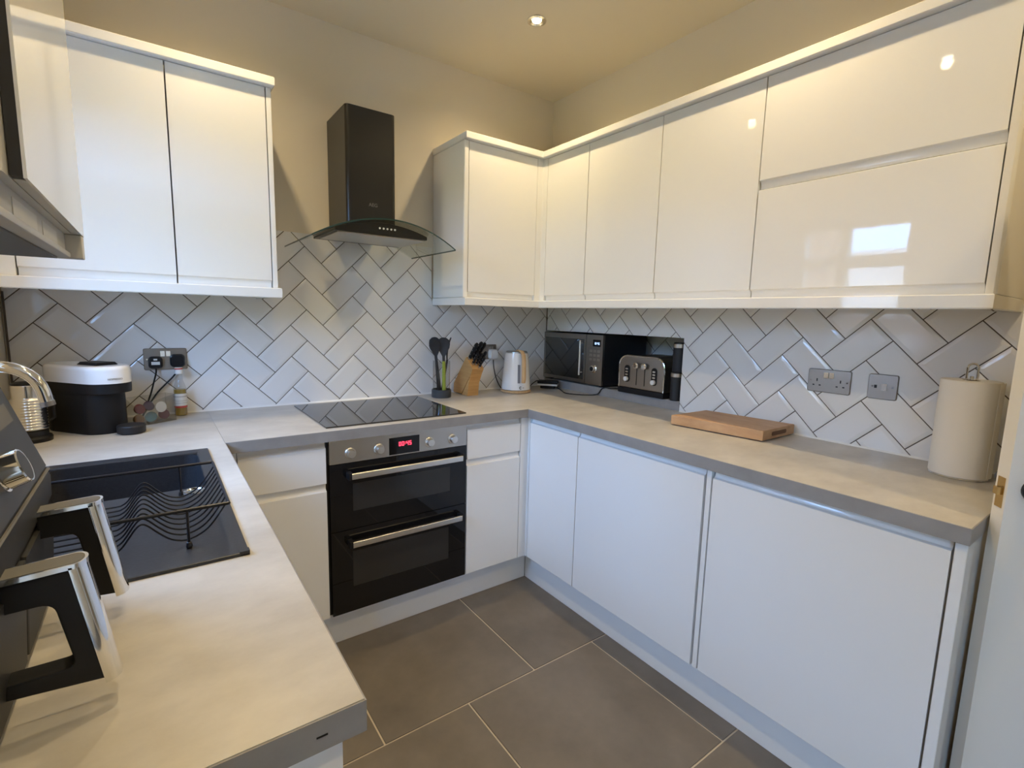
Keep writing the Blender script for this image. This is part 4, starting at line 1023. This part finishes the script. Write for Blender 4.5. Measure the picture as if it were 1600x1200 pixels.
# toaster
to = thing('toaster', 'brushed steel four-slice toaster right of the microwave', 'toaster', (.1, -.79, nz))
TY0, TY1, TX0, TX1 = -.936, -.645, -.012, .25
shape = [(TY1, nz+.030), (TY0, nz+.030)]+[(TY0+.055-.055*math.cos(a), nz+.150+.05*math.sin(a)) for a in [PI/2*i/7 for i in range(8)]]+[(TY1-.055+.055*math.sin(a), nz+.150+.05*math.cos(a)) for a in [PI/2*i/7 for i in range(8)]]
bm = new(); prism(bm, shape, 'x', TX0, TX1, bev=.006); obj('body', bm, steel_d, to, smooth=40)
obj('base', bx(TX0-.004, TY0-.003, nz+.0003, TX1, TY1+.003, nz+.0295, bev=.004), bplastic, to)
bm = new(); pts = shape[2:]; 
tube(bm, [(TX0+.001, TY0+.001, nz+.03)]+[(TX0+.001, y, z) for y, z in pts]+[(TX0+.001, TY1-.001, nz+.03)], .0045, 8); obj('chrome_trim', bm, chrome, to)
for y in (-.70, -.877):
    bm = new(); prism(bm, rrect(y-.0165, nz+.060, y+.0165, nz+.150, .0163, 6), 'x', TX0-.0035, TX0-.0002); pl_ = obj('control_plate', bm, bplastic, to)
    for z in (nz+.100, nz+.115, nz+.130): obj('button', bx(TX0-.0065, y-.008, z-.004, TX0-.0036, y+.008, z+.004, bev=.0012), alum, pl_)
    bm = new(); lathe(bm, [(.0125, TX0-.0036), (.012, TX0-.016), (.0005, TX0-.017)], y, nz+.077, 20, 'x'); obj('browning_dial', bm, wplastic, pl_)
for y in (-.764, -.816):
    obj('lever_slot', bx(TX0-.0012, y-.002, nz+.050, TX0-.0001, y+.002, nz+.150), bplastic, to)
    bm = new(); tube(bm, [(TX0-.001, y, nz+.152), (TX0-.010, y, nz+.152)], .005, 8); lathe(bm, [(.016, TX0-.010), (.017, TX0-.016), (.010, TX0-.020), (.0005, TX0-.020)], y, nz+.152, 20, 'x')
    obj('lever', bm, chrome, to)
bm = new()
for y in (-.705, -.750, -.830, -.875): box(bm, .01, y-.011, nz+.1985, .22, y+.011, nz+.2005)
obj('bread_slots', bm, bplastic, to)
# two canisters
for k_, lab in ((0, 'black cylinder with a steel collar, lower of two stacked beside toaster'), (1, 'black cylinder with a steel collar, upper of two stacked beside toaster')):
    cx, cy, z = .022, -.987-.004*k_, nz+.0003+.1425*k_
    t = thing('canister', lab, 'canister', (cx, cy, z))
    bm = new(); lathe(bm, [(.028, z), (.030, z+.003), (.030, z+.116), (.028, z+.1165)], cx, cy, 28); obj('sleeve', bm, bmatte, t)
    bm = new(); lathe(bm, [(.0302, z+.1167), (.0308, z+.119), (.0308, z+.134), (.029, z+.1355)], cx, cy, 28); obj('collar', bm, steel, t)
    bm = new(); lathe(bm, [(.028, z+.1357), (.028, z+.1415), (.0005, z+.142)], cx, cy, 24); obj('cap', bm, bplastic, t)
# ================================================================== RIGHT WORKTOP OBJECTS
cbd = thing('chopping_board', 'thick wooden chopping board lying on the right worktop', 'board', (-.15, -1.38, fz))
bc = [(-.2965, -1.200), (-.250, -1.566), (-.012, -1.566), (-.055, -1.205)]
bm = new(); prism(bm, bc, 'z', fz+.004, fz+.043, bev=.003); obj('board', bm, board_m, cbd)
bm = new()
for x, y in ((-.262, -1.235), (-.225, -1.535), (-.04, -1.535), (-.08, -1.24)): lathe(bm, [(.009, fz+.0002), (.009, fz+.0042)], x, y, 10)
obj('rubber_feet', bm, bplastic, cbd)
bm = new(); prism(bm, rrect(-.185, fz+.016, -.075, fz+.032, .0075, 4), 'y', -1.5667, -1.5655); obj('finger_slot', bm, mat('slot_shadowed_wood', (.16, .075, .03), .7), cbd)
# kitchen roll
rx, ry = -.122, -2.088
rh = thing('roll_holder', 'chrome upright kitchen roll holder at the end of the worktop', 'holder', (rx, ry, fz))
bm = new(); lathe(bm, [(.066, fz+.0003), (.068, fz+.003), (.066, fz+.006), (.0005, fz+.0062)], rx, ry, 36); obj('base', bm, chrome, rh)
bm = new(); lathe(bm, [(.0045, fz+.0063), (.0045, fz+.298)], rx, ry, 12); obj('rod', bm, chrome, rh)
hl = Vector((.55, -.83, 0)).normalized()
bm = new(); pts = [Vector((rx, ry, fz+.285))-hl*.0125]
for i in range(11):
    a = PI-PI*i/10; pts.append(Vector((rx, ry, fz+.322+.0125*math.sin(a)))+hl*.0125*math.cos(a))
pts.append(Vector((rx, ry, fz+.285))+hl*.0125)
tube(bm, pts, .003, 10); obj('loop', bm, chrome, rh)
kr = thing('kitchen_roll', 'full white kitchen roll on the holder at the worktop end', 'paper roll', (rx, ry, fz+.0065))
bm = new(); n = 48; prof = []
bm2 = [(.0675, fz+.0065), (.0690, fz+.009), (.0690, fz+.284), (.0675, fz+.2865), (.021, fz+.2865), (.021, fz+.0065)]
lathe(bm, bm2+[bm2[0]], rx, ry, 48, cap=False); obj('roll', bm, paper, kr)
bm = new(); lathe(bm, [(.0207, fz+.007), (.0207, fz+.286), (.0185, fz+.286), (.0185, fz+.007)], rx, ry, 24, cap=False); obj('core', bm, cardb, kr)
fa = math.atan2(-.95, -.28)
bm = new(); R_ = []
for z in (fz+.009, fz+.284):
    R_.append([bm.verts.new((rx+(.0694+.0007*i)*math.cos(fa+.10*i), ry+(.0694+.0007*i)*math.sin(fa+.10*i), z)) for i in range(9)]+[bm.verts.new((rx+(.0702+.0007*i)*math.cos(fa+.10*i), ry+(.0702+.0007*i)*math.sin(fa+.10*i), z)) for i in range(8, -1, -1)])
k = len(R_[0])
for i in range(k): bm.faces.new((R_[0][i], R_[0][(i+1) % k], R_[1][(i+1) % k], R_[1][i]))
bm.faces.new(R_[0]); bm.faces.new(R_[1]); bmesh.ops.recalc_face_normals(bm, faces=bm.faces[:]); obj('loose_sheet', bm, paper, kr)
# ================================================================== DOOR at the right
E0 = Vector((-.5214, -2.2533, 0)); dd = Vector((.62, -.785, 0)).normalized(); dn = Vector((-.785, -.62, 0)).normalized()
bm = new(); T_ = .040
c4 = [E0, E0+dd*.758, E0+dd*.758-dn*T_, E0-dn*T_]
prism(bm, [(p.x, p.y) for p in c4], 'z', .008, 1.985, bev=.002)
door = structure('door_1', bm, trim_m)
def dpt(u, n, z): p = E0+dd*u+dn*n; return Vector((p.x, p.y, z))
for nm, s in (('door_knob', 1), ('door_knob', -1)):
    c = dpt(.05, .0 if s > 0 else -T_, .995); nr = dn*s; bm = new()
    a = Vector((0, 0, 1)); b = nr.cross(a); R_ = []
    for r, d in ((.026, .0003), (.026, .006), (.010, .010), (.009, .026), (.022, .032), (.027, .044), (.025, .054), (.014, .060), (.0005, .061)):
        R_.append([bm.verts.new(c+nr*d+a*r*math.cos(2*PI*i/24)+b*r*math.sin(2*PI*i/24)) for i in range(24)])
    for X, Y in zip(R_, R_[1:]):
        for i in range(24): bm.faces.new((X[i], X[(i+1) % 24], Y[(i+1) % 24], Y[i]))
    bm.faces.new(R_[0]); bm.faces.new(R_[-1]); bmesh.ops.recalc_face_normals(bm, faces=bm.faces[:]); obj(nm, bm, bmetal, door)
def dbox(u0, u1, n0, n1, z0, z1):
    bm = new(); vs = [bm.verts.new(dpt(u, n, z)) for z in (z0, z1) for u, n in ((u0, n0), (u1, n0), (u1, n1), (u0, n1))]
    for qd in ((3,2,1,0),(4,5,6,7),(0,1,5,4),(1,2,6,5),(2,3,7,6),(3,0,4,7)): bm.faces.new([vs[i] for i in qd])
    bmesh.ops.recalc_face_normals(bm, faces=bm.faces[:]); return bm
obj('latch_plate', dbox(-.0012, -.0001, -.032, -.008, .945, 1.015), brass, door)
obj('latch_bolt', dbox(-.0105, -.0013, -.027, -.013, .975, .992), brass, door)
dfm = new(); 
for a, b, z0, z1 in ((-2.85, -2.79, 0, 2.09), (-3.67, -3.61, 0, 2.09), (-3.61, -2.85, 2.03, 2.09)): box(dfm, -.012, a, z0, WP-.0005, b, z1)
structure('trim_4', dfm, trim_m)
# ================================================================== DOWNLIGHTS
for i, (x, y) in enumerate(LAMPS):
    lab = ['chrome downlight in the ceiling above the inside corner', 'downlight in the ceiling above the left wall cabinets', 'downlight in the ceiling above the sink', 'downlight in the ceiling above the right worktop', 'downlight in the ceiling behind the camera on the left', 'downlight in the ceiling behind the camera near the door'][i]
    t = thing('ceiling_downlight', lab, 'downlight', (x, y, CEIL-.006), 0, 'recessed ceiling downlights')
    bm = new(); lathe(bm, [(.0195, CEIL-.0003), (.043, CEIL-.0003), (.042, CEIL-.004), (.031, CEIL-.007), (.0195, CEIL-.0015)], x, y, 36, cap=False); obj('trim_ring', bm, chrome, t)
    bm = new(); lathe(bm, [(.019, CEIL-.0004), (.019, CEIL-.003), (.0005, CEIL-.0045)], x, y, 28); obj('bulb', bm, bulb_m, t)
print('tiles', nB, nR, nN)
